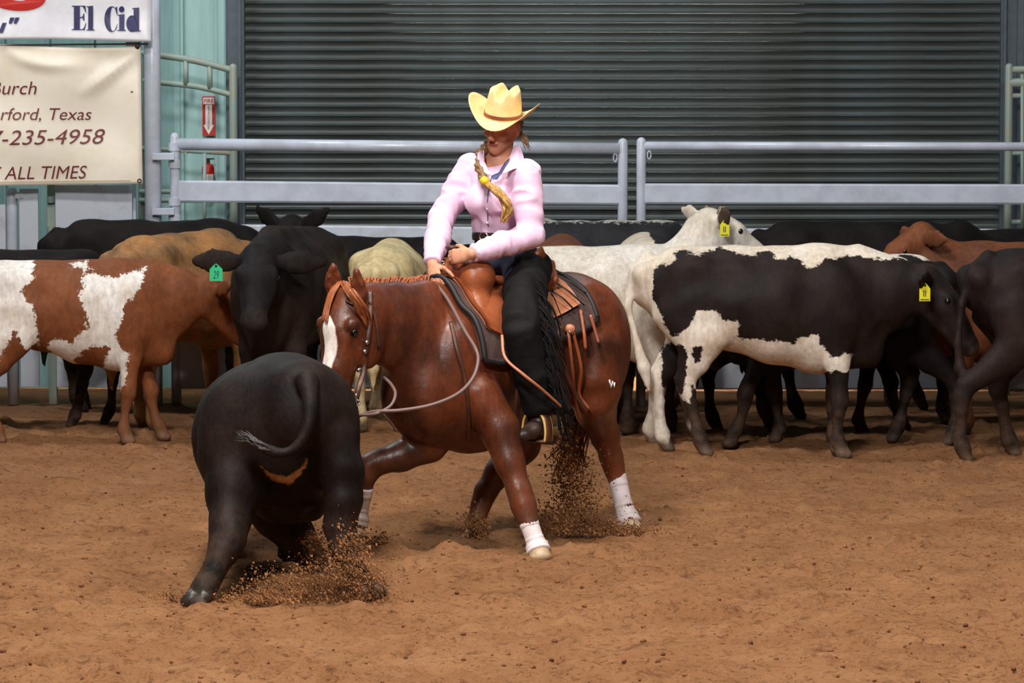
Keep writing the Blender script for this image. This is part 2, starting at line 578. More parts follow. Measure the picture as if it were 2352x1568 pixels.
def axis(parts):
    out = []
    for a, b, st in parts:
        out += list(np.arange(a, b - 1e-6, st))
    return np.array(out + [parts[-1][1]])
gx = axis([(-14, -5, 0.5), (-5, -3.4, 0.08), (-3.4, 3.4, 0.02), (3.4, 5, 0.08), (5, 14, 0.5)])
gy = axis([(2, 11, 0.4), (11, 13.4, 0.06), (13.4, 19.4, 0.019), (19.4, 24.5, 0.035), (24.5, 27, 0.06), (27, 34, 0.5)])
XX, YY = np.meshgrid(gx, gy, indexing='ij')
xf, yf = XX.ravel(), YY.ravel()
zf = ground_h(xf, yf)
nx, ny = len(gx), len(gy)
ii = (np.arange(nx - 1)[:, None] * ny + np.arange(ny - 1)[None, :]).ravel()
FF = np.stack([ii, ii + ny, ii + ny + 1, ii + 1], 1)
floor = mk('floor', np.stack([xf, yf, zf], 1), FF, M['dirt'], origin=(0, 0, 0))
tag(floor, 'churned orange brown dirt floor of the indoor arena', 'floor', kind='structure')

# loose clods lying on the dirt (nobody could count them)
def lump(c, r, mb):
    V = []; n = 6
    ph = rng.random() * 6
    V.append(c + A(0, 0, r * (0.7 + 0.4 * rng.random())))
    for k, (zz, rr) in enumerate(((0.35, 0.85), (-0.3, 1.0))):
        for j in range(n):
            a = ph + 6.283 * j / n + k * 0.5
            q = r * rr * (0.65 + 0.6 * rng.random())
            V.append(c + A(q * math.cos(a), q * math.sin(a), zz * r))
    V.append(c - A(0, 0, r * 0.7))
    F = [(0, 1 + j, 1 + (j + 1) % n) for j in range(n)]
    F += [(1 + j, 1 + n + j, 1 + n + (j + 1) % n, 1 + (j + 1) % n) for j in range(n)]
    F += [(1 + 2 * n, 1 + n + (j + 1) % n, 1 + n + j) for j in range(n)]
    mb.add(V, F)
mb = MB()
cx = []; cy = []
for _ in range(3800):
    y = 13.2 + 9.5 * rng.random() ** 1.2
    cx.append((rng.random() - 0.5) * 2 * (0.15 * y + 0.4)); cy.append(y)
cx = np.array(cx); cy = np.array(cy); cz = ground_h(cx, cy)
for x, y, z in zip(cx, cy, cz):
    r = 0.0025 + 0.011 * rng.random() ** 4
    lump(A(x, y, z + r * 0.2), r, mb)
tag(mb.build('dirt_clods', M['clod'], origin=(0, 16, 0), smooth=True), 'small loose dirt clods scattered over the arena floor', 'dirt', kind='stuff')

# back wall, roll-up door -----------------------------------------------------------------
WY = 26.42
wall = empty('wall_back', (-3.5, WY, 0)); tag(wall, 'teal ribbed metal siding beside the roll-up door', 'wall', kind='structure')
def siding(x0, x1, parent, nm='panel'):
    prof = []; x = x0
    for k in range(int(round((x1 - x0) / 0.3))):
        xx = x0 + k * 0.3
        prof += [(xx, 0), (xx + 0.19, 0), (xx + 0.205, -0.004), (xx + 0.215, -0.004), (xx + 0.225, 0), (xx + 0.262, 0), (xx + 0.274, -0.028), (xx + 0.29, -0.028)]
    prof.append((x1, 0))
    n = len(prof)
    V = [(p[0], WY + p[1], 0.0) for p in prof] + [(p[0], WY + p[1], 4.2) for p in prof]
    V += [(p[0], WY + 0.02, 0.0) for p in prof] + [(p[0], WY + 0.02, 4.2) for p in prof]
    F = [(i, i + 1, n + i + 1, n + i) for i in range(n - 1)] + [(2 * n + i + 1, 2 * n + i, 3 * n + i, 3 * n + i + 1) for i in range(n - 1)]
    mk(nm, np.array(V), F, M['teal'], parent, smooth=False)
xl = P(528, 300, WY)[0]
for k in range(5):
    siding(xl - 0.9 * (k + 1), xl - 0.9 * k - 0.006, wall)
wall2 = empty('wall_right', (4.2, WY, 0)); tag(wall2, 'grey green siding at the right edge past the door jamb', 'wall', kind='structure')
xr = P(2332, 300, WY)[0]
for k in range(4):
    siding(xr + 0.9 * k + 0.006, xr + 0.9 * (k + 1), wall2)
# wall above the door
mk('wall_upper', *(lambda a, b: (np.array([(a, WY, 4.2), (b, WY, 4.2), (b, WY, 7.8), (a, WY, 7.8), (a, WY + .05, 4.2), (b, WY + .05, 4.2), (b, WY + .05, 7.8), (a, WY + .05, 7.8)]), [(0, 1, 2, 3), (7, 6, 5, 4), (0, 4, 5, 1), (3, 2, 6, 7)]))(-8, 8), M['teal'], smooth=False)
tag(bpy.data.objects['wall_upper'], 'teal siding above the roll-up door', 'wall', kind='structure')

DY = 26.3
dx0, dx1 = P(556, 300, DY)[0], P(2300, 300, DY)[0]
door = empty('door_1', ((dx0 + dx1) / 2, DY, 0)); tag(door, 'closed grey roll-up steel door of horizontal slats', 'door', kind='structure')
PITCH_S = 0.0625
prof = [(0.02, 0.0), (-0.012, 0.0005), (-0.020, 0.0018), (-0.0225, 0.0045), (-0.0205, 0.0072), (-0.0150, 0.0098), (-0.009, 0.0135), (-0.004, 0.0195), (-0.001, 0.028), (-0.001, 0.038), (-0.004, 0.05), (-0.010, 0.062), (0.02, 0.062)]
# one slat profile, shared by every slat: (depth, height)
n = len(prof)
hw = (dx1 - dx0) / 2
sv = [(-hw, p[0], p[1]) for p in prof] + [(hw, p[0], p[1]) for p in prof]
sf = [(i, n + i, n + (i + 1) % n, (i + 1) % n) for i in range(n)] + [tuple(range(n)), tuple(range(2 * n - 1, n - 1, -1))]
sme = bpy.data.meshes.new('slat'); sme.from_pydata(sv, [], sf); sme.update(); sme.materials.append(M['slat'])
z = 2.2 - (7.5 - 141) / (FPX / DY) - PITCH_S * 0.13
zs = z - PITCH_S * math.floor((z - 0.03) / PITCH_S)
k = 0
while zs + k * PITCH_S < 4.1:
    s = bpy.data.objects.new('slat', sme); col.objects.link(s); s.parent = door
    s.location = (0, 0, zs + k * PITCH_S); k += 1
for nm, u0, u1 in (('trim_1', 527, 564), ('trim_2', 2294, 2333)):
    a, b = P(u0, 300, DY)[0], P(u1, 300, DY)[0]
    m_ = MB(); m_.box((a, DY - 0.09, 0), (b, DY + 0.1, 4.3))
    if nm == 'trim_1':
        m_.box((b - 0.035, DY - 0.13, 0), (b - 0.02, DY - 0.085, 4.3))
        m_.box((a - 0.02, DY - 0.04, 0), (a + 0.005, DY + 0.1, 4.3))
    else:
        m_.box((a + 0.01, DY - 0.13, 0), (a + 0.03, DY - 0.085, 4.3))
        m_.box((b - 0.01, DY - 0.13, 0), (b + 0.03, DY + 0.1, 4.3))
    tag(m_.build(nm, M['jamb']), 'dark steel jamb on the %s of the roll-up door' % ('left' if nm == 'trim_1' else 'right'), 'jamb', kind='structure')
# daylight on the yard just outside the door
area_light('daylight_outside', (0.6, 28.2, 2.5), (0.6, 27.0, 0), 3.0, 500, (1.0, 0.93, 0.82))

# pole, gates ---------------------------------------------------------------------------
FY = 25.0
s25 = FPX / FY
def capped_post(mb, u0, u1, vtop, Y, vbot=None, rscale=1.0):
    a, b = P(u0, vtop, Y), P(u1, vtop, Y)
    r = (b[0] - a[0]) / 2 * rscale; x = (a[0] + b[0]) / 2
    zt = a[2]; zb = 0.0 if vbot is None else P(u0, vbot, Y)[2]
    mb.tube([A(x, Y, zb), A(x, Y, zt - r), A(x, Y, zt - 0.5 * r), A(x, Y, zt - 0.15 * r), A(x, Y, zt)], [r, r, r * 0.87, r * 0.52, r * 0.06], 18)
    return x, r, zt
mb = MB()
xp = P(350, 300, FY)[0]
mb.tube([A(xp, FY + 0.02, 0), A(xp, FY + 0.02, 4.0)], 0.0535, 24)
post = mb.build('fence_post', M['fence'], smooth=True)
tag(post, 'tall thick light grey steel post beside the banners', 'post')

def gate(name, label, u_l, u_r, vt_l, vt_r, tops, v_top, v_mid, v_low, hinges=True):
    """v_*: ((left top, left bottom), (right top, right bottom)) pixel rows of each member at Y = FY"""
    g = empty(name, (P((u_l[0] + u_r[1]) / 2, 700, FY)[0], FY, 0))
    tag(g, label, 'gate', 'grey steel arena gates')
    for (u0, u1), vt in ((u_l, vt_l), (u_r, vt_r)):
        m_ = MB(); capped_post(m_, u0, u1, vt, FY); m_.build('post', M['fence'], g, smooth=True)
    xa, xb = P(u_l[1] - 4, 500, FY)[0], P(u_r[0] + 4, 500, FY)[0]
    def zz(v): return P(900, v, FY)[2]
    (a0, a1), (b0, b1) = v_top
    m_ = MB()
    m_.tube([A(xa, FY, zz((a0 + a1) / 2)), A(xb, FY, zz((b0 + b1) / 2))], (zz(a0) - zz(a1)) / 2, 20)
    m_.build('top_rail', M['fence'], g, smooth=True)
    def board(nm, lo, hi, th, mat):
        (l0, l1), (r0, r1) = lo, hi
        zl0, zl1, zr0, zr1 = zz(l1), zz(l0), zz(r1), zz(r0)
        b_ = 0.012
        V = []
        for x, z0, z1 in ((xa, zl0, zl1), (xb, zr0, zr1)):
            V += [(x, FY - th, z0 + b_), (x, FY - th, z1 - b_), (x, FY - th + b_ * 0.4, z1 - b_ * 0.3), (x, FY - th + b_, z1), (x, FY + th - b_, z1), (x, FY + th, z1 - b_), (x, FY + th, z0 + b_), (x, FY + th - b_, z0), (x, FY - th + b_, z0)]
        n_ = 9
        F = [(i, n_ + i, n_ + (i + 1) % n_, (i + 1) % n_) for i in range(n_)] + [tuple(range(n_)), tuple(range(2 * n_ - 1, n_ - 1, -1))]
        return mk(nm, np.array(V), F, mat, g, smooth=False)
    board('board', v_mid[0], v_mid[1], 0.022, M['fence'])
    # sheeted lower half with a folded top edge
    board('sheet', v_low[0], v_low[1], 0.02, M['fence_dirty'])
    return g, xa, xb, zz

g1, xa1, xb1, zz = gate('arena_gate', 'long grey gate behind the rider hinged on the thick post', (390, 413), (1419, 1442), 304, 317, None,
    ((317, 345), (331, 352)), ((414, 464), (424, 470)), ((514, 892), (524, 894)))
g2, xa2, xb2, _ = gate('arena_gate', 'grey gate at the right standing behind the spotted cattle', (1462, 1484), (2790, 2812), 315, 318, None,
    ((325, 345), (327, 348)), ((421, 468), (424, 470)), ((524, 894), (526, 895)))
for (uu, vv, gg, sgn) in ((1413, 362, g1, -1), (1491, 356, g2, 1)):
    m_ = MB(); c = P(uu, vv, FY - 0.02)
    pts = [c + A(0.011 * math.cos(t), 0, 0.026 * math.sin(t)) for t in np.linspace(0, 2 * math.pi, 17)]
    m_.tube(pts, 0.0045, 8, side=(0, 1, 0)); m_.build('latch_ring', M['fence'], gg, smooth=True)
for vv in (359, 485):
    m_ = MB(); z0, z1 = zz(vv + 8), zz(vv - 8)
    m_.box((P(352, vv, FY)[0], FY - 0.075, z0), (P(402, vv, FY)[0], FY - 0.035, z1), 0.004)
    m_.build('hinge_arm', M['fence'], g1)
    for dv in (-22, 18):
        m_ = MB(); zc = zz(vv + dv); xc = P(401.5, vv, FY)[0]
        m_.tube([A(xc, FY, zc - 0.025), A(xc, FY, zc + 0.025)], 0.041, 18); m_.build('hinge_collar', M['fence'], g1, smooth=False)
# small hook under the top rail
m_ = MB(); c = P(424, 348, FY - 0.03)
m_.tube([c + A(-0.02, 0, 0.01), c + A(-0.012, 0, -0.012), c + A(0.004, 0, -0.014), c + A(0.014, 0, 0.0)], 0.004, 8); m_.build('hook', M['steel'], g1, smooth=True)

# gate under the banners at the far left
g3 = empty('arena_gate', (P(60, 700, 25.15)[0], 25.15, 0)); tag(g3, 'grey sheeted gate at far left below the cream banner', 'gate', 'grey steel arena gates')
m_ = MB(); capped_post(m_, 14, 40, 428, 25.1); m_.build('post', M['fence'], g3, smooth=True)
m_ = MB(); c = P(44, 448, 25.08); m_.box((c[0] - 0.02, 25.03, c[2] - 0.02), (c[0] + 0.03, 25.1, c[2] + 0.02)); m_.build('hinge_arm', M['fence'], g3)
m_ = MB(); m_.box((P(-260, 0, 25.15)[0], 25.04, 0.12), (P(13, 0, 25.15)[0], 25.07, P(0, 468, 25.15)[2])); m_.build('sheet', M['fence_dirty'], g3)
m_ = MB(); m_.box((P(45, 0, 25.15)[0], 25.04, 0.12), (P(88, 0, 25.15)[0], 25.07, P(0, 432, 25.15)[2])); m_.build('sheet', M['fence_dirty'], g3)
m_ = MB(); m_.box((P(106, 0, 25.15)[0], 25.12, 0), (P(124, 0, 25.15)[0], 25.18, 1.45)); m_.build('post', M['pipe_green'], g3)
m_ = MB(); m_.box((P(128, 0, 25.15)[0], 25.04, 0.12), (P(304, 0, 25.15)[0], 25.07, P(0, 424, 25.15)[2])); m_.build('sheet', M['fence_dirty'], g3)
m_ = MB(); m_.box((P(300, 0, 25.15)[0], 25.13, 0), (P(309, 0, 25.15)[0], 25.17, P(0, 420, 25.15)[2])); m_.build('frame_bar', M['fence'], g3)
for vv in (458, 527):
    m_ = MB(); c = P(117, vv, 25.1); m_.tube([c + A(0, 0, -0.02), c + A(0, 0, 0.02)], 0.026, 14); m_.build('hinge_collar', M['pipe_green'], g3)

# weathered green pipe panels behind the gates
def pipe(g, pts, r, nm, n=14):
    m_ = MB(); m_.tube(pts, r, n); return m_.build(nm, M['pipe_green'], g, smooth=True)
QY = 25.9
pp = empty('pipe_panel', (P(440, 700, QY)[0], QY, 0)); tag(pp, 'weathered green pipe rail panel against the teal wall', 'fence panel')
m_ = MB(); capped_post(m_, 526, 545, 146, QY); m_.build('post', M['pipe_green'], pp, smooth=True)
m_ = MB(); capped_post(m_, 315, 332, 118, QY + 0.1); m_.build('post', M['pipe_green'], pp, smooth=True)
pipe(pp, spline([P(320, 122, QY + .1), P(372, 128, QY + .08), P(430, 136, QY + .05), P(480, 147, QY + .02), P(536, 162, QY)]), 0.0225, 'rail')
pipe(pp, spline([P(320, 184, QY + .1), P(372, 190, QY + .08), P(440, 197, QY + .05), P(490, 207, QY + .02), P(536, 219, QY)]), 0.0195, 'rail')
pipe(pp, [P(427, 140, QY + .05), P(427, 196, QY + .05)], 0.018, 'upright')
pipe(pp, [P(482, 150, QY + .02), P(482, 205, QY + .02)], 0.018, 'upright')
for v in (340, 440, 460, 530):
    pipe(pp, [P(320, v, QY + .05), P(536, v + (12 if v < 400 else 0), QY)], 0.016, 'rail')
m_ = MB(); m_.tube([P(470, 352, QY), P(470, 560, QY)], 0.012, 10); m_.build('upright', M['pipe_green'], pp, smooth=True)
pq = empty('pipe_panel', (P(2330, 700, QY)[0], QY, 0)); tag(pq, 'grey green pipe panel beside the right door jamb', 'fence panel')
m_ = MB(); capped_post(m_, 2309, 2327, 145, QY); m_.build('post', M['pipe_green'], pq, smooth=True)
for v, r in ((160, 0.022), (190, 0.03), (220, 0.016), (352, 0.014), (510, 0.016)):
    pipe(pq, [P(2316, v, QY), P(2560, v - 4, QY + 0.1)], r, 'rail')
m_ = MB(); capped_post(m_, 2545, 2563, 140, QY + .1); m_.build('post', M['pipe_green'], pq, smooth=True)
m_ = MB(); m_.tube([P(2348, 170, QY), P(2348, 570, QY)], 0.012, 10); m_.build('upright', M['pipe_green'], pq, smooth=True)

# lettering ------------------------------------------------------------------------------
def text_mesh(body, shear=0.0, offset=0.0):
    cu = bpy.data.curves.new('lettering', 'FONT')
    cu.body = body; cu.size = 1.0; cu.shear = shear; cu.offset = offset; cu.resolution_u = 6
    o = bpy.data.objects.new('lettering', cu); col.objects.link(o)
    bpy.context.view_layer.update()
    me = o.evaluated_get(bpy.context.evaluated_depsgraph_get()).to_mesh()
    V = np.array([v.co[:] for v in me.vertices]); F = [tuple(p.vertices) for p in me.polygons]
    bpy.data.objects.remove(o); bpy.data.curves.remove(cu)
    return V, F
def fit_text(body, u0, u1, v0, v1, surf, mat, parent, shear=0.0, offset=0.0, tilt=0.0, name='lettering'):
    """text stretched into the pixel box on the cloth, laid on its surface"""
    V, F = text_mesh(body, shear, offset)
    lo, hi = V[:, :2].min(0), V[:, :2].max(0)
    q = (V[:, :2] - lo) / (hi - lo)
    W = []
    for a, b in q:
        u = u0 + a * (u1 - u0); v = v1 + b * (v0 - v1) + tilt * a
        W.append(surf(u, v, 0.004))
    # one object for each letter
    par = list(range(len(W)))
    def fd(i):
        while par[i] != i: i = par[i]
        return i
    for f in F:
        for i in f[1:]: par[fd(i)] = fd(f[0])
    isl = {}
    for f in F: isl.setdefault(fd(f[0]), []).append(f)
    Wn = np.array(W)
    for fs in isl.values():
        ids = sorted({i for f in fs for i in f}); mp_ = {i: k for k, i in enumerate(ids)}
        mk('letter', Wn[ids], [tuple(mp_[i] for i in f) for f in fs], mat, parent, smooth=False)

def cloth(name, label, u0, u1, v0, v1, Y, wave, mat, edge):
    def surf(u, v, off=0.0):
        p = P(u, v, Y)
        p[1] = Y + wave(u, v) - off
        return p
    nu, nv = 60, 48
    V = []
    for off in (0.0, -0.003):
        for i in range(nu + 1):
            for j in range(nv + 1):
                a, b = i / nu, j / nv
                u, v = u0 + (u1 - u0) * a, v0 + (v1 - v0) * b
                du, dv = edge(a, b)
                V.append(surf(u + du, v + dv, off))
    F = []
    N = (nu + 1) * (nv + 1)
    for i in range(nu):
        for j in range(nv):
            q = i * (nv + 1) + j
            F.append((q, q + 1, q + nv + 2, q + nv + 1)); F.append((N + q + nv + 1, N + q + nv + 2, N + q + 1, N + q))
    rim = [i * (nv + 1) for i in range(nu + 1)] + [nu * (nv + 1) + j for j in range(1, nv + 1)] + [i * (nv + 1) + nv for i in range(nu - 1, -1, -1)] + [j for j in range(nv - 1, 0, -1)]
    for a, b in zip(rim, rim[1:] + rim[:1]):
        F.append((a, b, N + b, N + a))
    e = empty(name, P((u0 + u1) / 2, v1, Y)); tag(e, label, 'banner')
    mk('cloth', np.array(V), F, mat, e)
    return e, surf
def wave_c(u, v):
    # slack cloth: folds running down from the tied corner and from the left tie
    w = 0.012 * math.sin(u * 0.021 + v * 0.012) + 0.006 * math.sin(v * 0.035 - u * 0.01)
    t = (u - 318) * 0.77 + (v - 115) * 0.64; s_ = -(u - 318) * 0.64 + (v - 115) * 0.77
    d1 = abs((u - 318) * 0.5 + (v - 115) * 0.62); L1 = -(u - 318) * 0.78 + (v - 115) * 0.6
    if 0 < L1 < 170: w -= 0.028 * math.exp(-(d1 / 9.0) ** 2) * math.sin(math.pi * L1 / 170)
    x = u - 20; y = v - (118 + 0.00 * x)
    if x > 0: w -= 0.022 * math.exp(-((y - 34 * (1 - math.exp(-x / 40))) / 14) ** 2) * math.exp(-((x - 70) / 70) ** 2)
    return w
ban, surf_c = cloth('banner', 'cream vinyl banner with maroon slanted lettering tied to the post', -430, 322, 108, 428, 24.86, wave_c,
    M['vinyl_cream'], lambda a, b: (6 * b, (1 - b) * (3 * math.sin(a * 9) - 4 * a + 2) + b * (-10 * (a - 0.57) - 2)))
fit_text('Burch', -22, 85, 187, 217, surf_c, M['ink_maroon'], ban, 0.22, 0.0)
fit_text('erford, Texas', -18, 210, 248, 280, surf_c, M['ink_maroon'], ban, 0.22, 0.0)
fit_text('7-235-4958', -22, 241, 300, 334, surf_c, M['ink_maroon'], ban, 0.25, 0.0, tilt=-4)
fit_text('T ALL TIMES', -20, 200, 383, 413, surf_c, M['ink_maroon'], ban, 0.22, 0.0, tilt=-3)
m_ = MB(); c = surf_c(321, 415, 0.004)
m_.tube([c + A(0.011 * math.cos(t), 0, 0.011 * math.sin(t)) for t in np.linspace(0, 6.283, 13)], 0.004, 6); m_.build('grommet', M['rust'], ban, smooth=True)
c = surf_c(303, 210, 0.003); m_ = MB(); m_.sph(c, (0.008, 0.002, 0.008)); m_.build('grommet', M['steel'], ban, smooth=True)
# stitched hem line
m_ = MB(); m_.tube([surf_c(u, 420 - 10 * ((u + 430) / 752 - 0.57) - 2, 0.002) for u in range(-200, 320, 20)], 0.0016, 5)
m_.build('hem_stitch', plain('hem_thread', lin(190, 160, 120), 0.7), ban)

def wave_w(u, v):
    w = 0.006 * math.sin(u * 0.017 + 1) + 0.004 * math.sin(v * 0.05)
    d = abs((u - 345) * 0.55 - (v - 92) * 0.35); L = math.hypot(u - 345, v - 92)
    return w - 0.012 * math.exp(-(d / 6) ** 2) * math.exp(-L / 40)
ban2, surf_w = cloth('banner', 'white vinyl banner with blue lettering hung above the cream banner', -430, 347, -190, 92, 24.84, wave_w,
    M['vinyl_white'], lambda a, b: (0, b * (3 * math.sin(a * 7) + (a - 0.6) * 4)))
fit_text('S', -10, 106, -78, 25, surf_w, M['ink_red'], ban2, 0.0, 0.045)
fit_text('u"', -20, 45, 40, 76, surf_w, M['ink_navy'], ban2, 0.25, 0.03)
# condensed fat-face serif letters, drawn as outlines on a unit grid (x right, y up, height 1)
def ell_pts(cx, cy, rx, ry, a0, a1, n=14):
    return [(cx + rx * math.cos(math.radians(a0 + (a1 - a0) * i / n)), cy + ry * math.sin(math.radians(a0 + (a1 - a0) * i / n))) for i in range(n + 1)]
GL = {
 'E': [[(0, 0), (0.62, 0), (0.62, 0.0), (0.70, 0.30), (0.665, 0.30), (0.58, 0.10), (0.5, 0.04), (0.39, 0.04), (0.39, 0.96), (0.5, 0.96), (0.57, 0.9), (0.645, 0.72), (0.68, 0.72), (0.65, 1), (0, 1), (0, 0.96), (0.1, 0.955), (0.1, 0.045), (0, 0.04)],
       [(0.38, 0.48), (0.5, 0.5), (0.56, 0.38), (0.6, 0.38), (0.6, 0.68), (0.56, 0.68), (0.5, 0.55), (0.38, 0.53)]],
 'l': [[(0, 0), (0.46, 0), (0.46, 0.035), (0.37, 0.045), (0.37, 1.0), (0, 0.97), (0, 0.94), (0.09, 0.93), (0.09, 0.045), (0, 0.035)]],
 'C': [ell_pts(0.38, 0.5, 0.38, 0.51, 65, 295, 26) + [(0.62, 0.1), (0.68, 0.3), (0.65, 0.3), (0.54, 0.07), (0.44, 0.03)] + ell_pts(0.43, 0.5, 0.13, 0.47, 268, 92, 20) + [(0.54, 0.93), (0.63, 0.68), (0.67, 0.68), (0.66, 1.0), (0.62, 1.0), (0.58, 0.95)]],
 'i': [[(0, 0), (0.46, 0), (0.46, 0.035), (0.37, 0.045), (0.37, 0.68), (0, 0.65), (0, 0.62), (0.09, 0.61), (0.09, 0.045), (0, 0.035)], ell_pts(0.22, 0.87, 0.15, 0.125, 0, 360, 20)[:-1]],
 'd': [[(0.36, 0.02), (0.74, 0.02), (0.74, 0.05), (0.65, 0.06), (0.65, 1.0), (0.3, 0.97), (0.3, 0.94), (0.37, 0.93)] + [(0.37, 0.62)] + ell_pts(0.29, 0.335, 0.29, 0.34, 75, 285, 22) + [(0.36, 0.06)],],
}
def letter(ch, u0, u1, v0, v1, w):
    V = []; F = []
    for lp in GL[ch]:
        b = len(V)
        for (x, y) in lp:
            V.append(surf_w(u0 + (u1 - u0) * x / w, v1 + (v0 - v1) * y, 0.004))
        F.append(tuple(range(len(V) - 1, b - 1, -1)))
    mk('letter', np.array(V), F, M['ink_navy'], ban2, smooth=False)
letter('E', 165, 199, 13, 69, 0.7); letter('l', 199, 218, 13, 70, 0.46)
letter('C', 240, 270, 15, 73, 0.67); letter('i', 270, 290, 14, 71, 0.46); letter('d', 290, 324, 17, 73, 0.74)

# cable between the banners with its clamp
cab = empty('banner_cable', P(100, 102, 24.9)); tag(cab, 'thin steel cable strung between the two banners', 'cable')
m_ = MB(); m_.tube([P(-430, 108, 24.9), P(0, 104, 24.9), P(180, 102, 24.9), P(318, 101, 24.9), P(340, 101, 24.98)], 0.006, 8); m_.build('cable', M['rust'], cab, smooth=True)
m_ = MB(); m_.tube([P(-430, 99, 24.9), P(0, 103, 24.9), P(45, 102.5, 24.9)], 0.005, 8); m_.build('cable', M['steel'], cab, smooth=True)
m_ = MB(); m_.box(tuple(P(289, 105, 24.9) - A(0, .015, 0)), tuple(P(322, 97, 24.9) + A(0, .015, 0))); m_.build('clamp', M['rust'], cab)
m_ = MB(); m_.sph(P(316, 107, 24.88), 0.018); m_.build('clamp_bolt', M['rust'], cab, smooth=True)

# fire extinguisher and its sign ------------------------------------------------------
SYY = 26.38
sg = empty('fire_sign', P(480, 312, SYY)); tag(sg, 'red and white fire extinguisher arrow sign on the teal wall', 'sign')
def srf(u, v, off=0.0):
    p = P(u, v, SYY); p[1] -= off; return p
m_ = MB(); a = P(465, 312, SYY); b = P(494, 221, SYY); m_.box((a[0], SYY, a[2]), (b[0], SYY + 0.012, b[2])); m_.build('board', M['red'], sg)
def flat(poly, mat, nm, off=0.003):
    V = [srf(u, v, off) for u, v in poly]
    mk(nm, np.array(V), [tuple(range(len(V)))], mat, sg, smooth=False)
flat([(467, 239), (467, 224), (492, 224), (492, 239)], M['white_print'], 'print_panel')
flat([(472, 241), (487, 241), (487, 287), (491.5, 287), (479.5, 309), (467.5, 287), (472, 287)], M['white_print'], 'arrow')
fit_text('FIRE', 469, 490.5, 227, 236.5, lambda u, v, o: srf(u, v, 0.005), M['red'], sg, 0, 0.02)
for i, ch in enumerate('EXTINGUISHER'):
    w = 0.9 if ch == 'I' else 2.4
    fit_text(ch, 479.5 - w, 479.5 + w, 243 + i * 4.6, 246.6 + i * 4.6, lambda u, v, o: srf(u, v, 0.005), M['red'], sg)
ex = empty('fire_extinguisher', P(478, 480, 26.3)); tag(ex, 'red fire extinguisher with white label hanging on the wall', 'extinguisher')
c0, c1 = P(478, 445, 26.28), P(478, 375, 26.28)
m_ = MB(); m_.tube([c0, c0 + A(0, 0, 0.01), c1 - A(0, 0, 0.03), c1 - A(0, 0, 0.01), c1], [0.03, 0.042, 0.042, 0.034, 0.014], 18); m_.build('cylinder', M['red'], ex, smooth=True)
m_ = MB(); m_.tube([c1 - A(0, 0, 0.002), c1 + A(0, 0, 0.03)], 0.013, 10); m_.box(tuple(c1 + A(-0.02, -0.01, 0.025)), tuple(c1 + A(0.04, 0.01, 0.035))); m_.build('valve', M['black'], ex)
m_ = MB()
cc = (c0 + c1) / 2
m_.box((cc[0] - 0.02, 26.31, cc[2] + 0.03), (cc[0] + 0.02, 26.41, cc[2] + 0.05)); m_.build('bracket', M['jamb'], ex)
lab = []
for zz_ in (-0.045, 0.03):
    for i in range(9):
        t = -math.pi / 2 + (i - 4) * 0.25
        lab.append(cc + A(0.0435 * math.cos(t), 0.0435 * math.sin(t), zz_))
mk('label_print', np.array(lab), [(i, i + 1, 10 + i, 9 + i) for i in range(8)], M['white_print'], ex)

# ================================================================== cattle
W_ = lin(222, 214, 204); W2 = lin(196, 182, 164)
BLK = lin(30, 27, 28); BLK2 = lin(46, 38, 36)
HOOF = lin(70, 58, 50)
C_ = {}
C_['black'] = coat('black_coat', lin(17, 15, 16), lin(30, 24, 24), dark=lin(44, 38, 36), spec=0.07)
C_['face_black'] = coat('faded_black_coat', lin(24, 21, 22), lin(48, 38, 33), dark=lin(40, 34, 33), var=2.4, spec=0.09)
C_['tan'] = coat('tan_coat', lin(160, 112, 68), lin(104, 80, 56), dark=lin(78, 66, 54), var=4)
C_['cream'] = coat('cream_coat', lin(206, 190, 148), lin(176, 154, 112), dark=lin(110, 96, 76), var=6)
C_['white'] = coat('white_coat', lin(216, 210, 202), lin(196, 184, 166), patch=lin(70, 52, 42), dark=lin(110, 92, 78), var=4)
C_['brown'] = coat('red_brown_coat', lin(122, 70, 42), lin(92, 54, 36), dark=lin(60, 44, 38))
C_['dkbrown'] = coat('dark_brown_coat', lin(46, 32, 28), lin(28, 21, 20), dark=lin(84, 68, 60), var=3)
C_['pinto'] = coat('brown_and_white_coat', lin(126, 74, 44), lin(104, 58, 34), patch=lin(226, 222, 218), patch2=lin(206, 194, 182), dark=lin(120, 84, 66), wob=0.12, wscale=13, fleck=0.06)
C_['holstein'] = coat('black_and_white_coat', lin(226, 216, 204), lin(204, 188, 168), patch=lin(28, 21, 20), patch2=lin(42, 31, 28), dark=lin(96, 80, 70), wob=0.10, wscale=17, fleck=0.02)
C_['topline'] = coat('black_coat_white_topline', lin(24, 20, 20), lin(36, 29, 28), patch=W_, dark=lin(60, 52, 48), wob=0.05)
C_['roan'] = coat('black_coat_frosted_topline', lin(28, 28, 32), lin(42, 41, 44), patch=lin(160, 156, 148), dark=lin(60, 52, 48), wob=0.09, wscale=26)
M['eye'] = plain('dark_wet_eye', lin(14, 10, 9), 0.12, spec=0.8)
M['tag_yellow'] = plain('yellow_tag_plastic', lin(222, 214, 40), 0.4)
M['tag_green'] = plain('green_tag_plastic', lin(40, 190, 132), 0.4)
M['tag_ink'] = plain('tag_ink', lin(70, 74, 30), 0.5)
M['horn'] = plain('grey_horn', lin(122, 108, 92), 0.5)

def rot(yaw):
    c, s_ = math.cos(math.radians(yaw)), math.sin(math.radians(yaw))
    return np.array([[c, -s_, 0], [s_, c, 0], [0, 0, 1.0]])

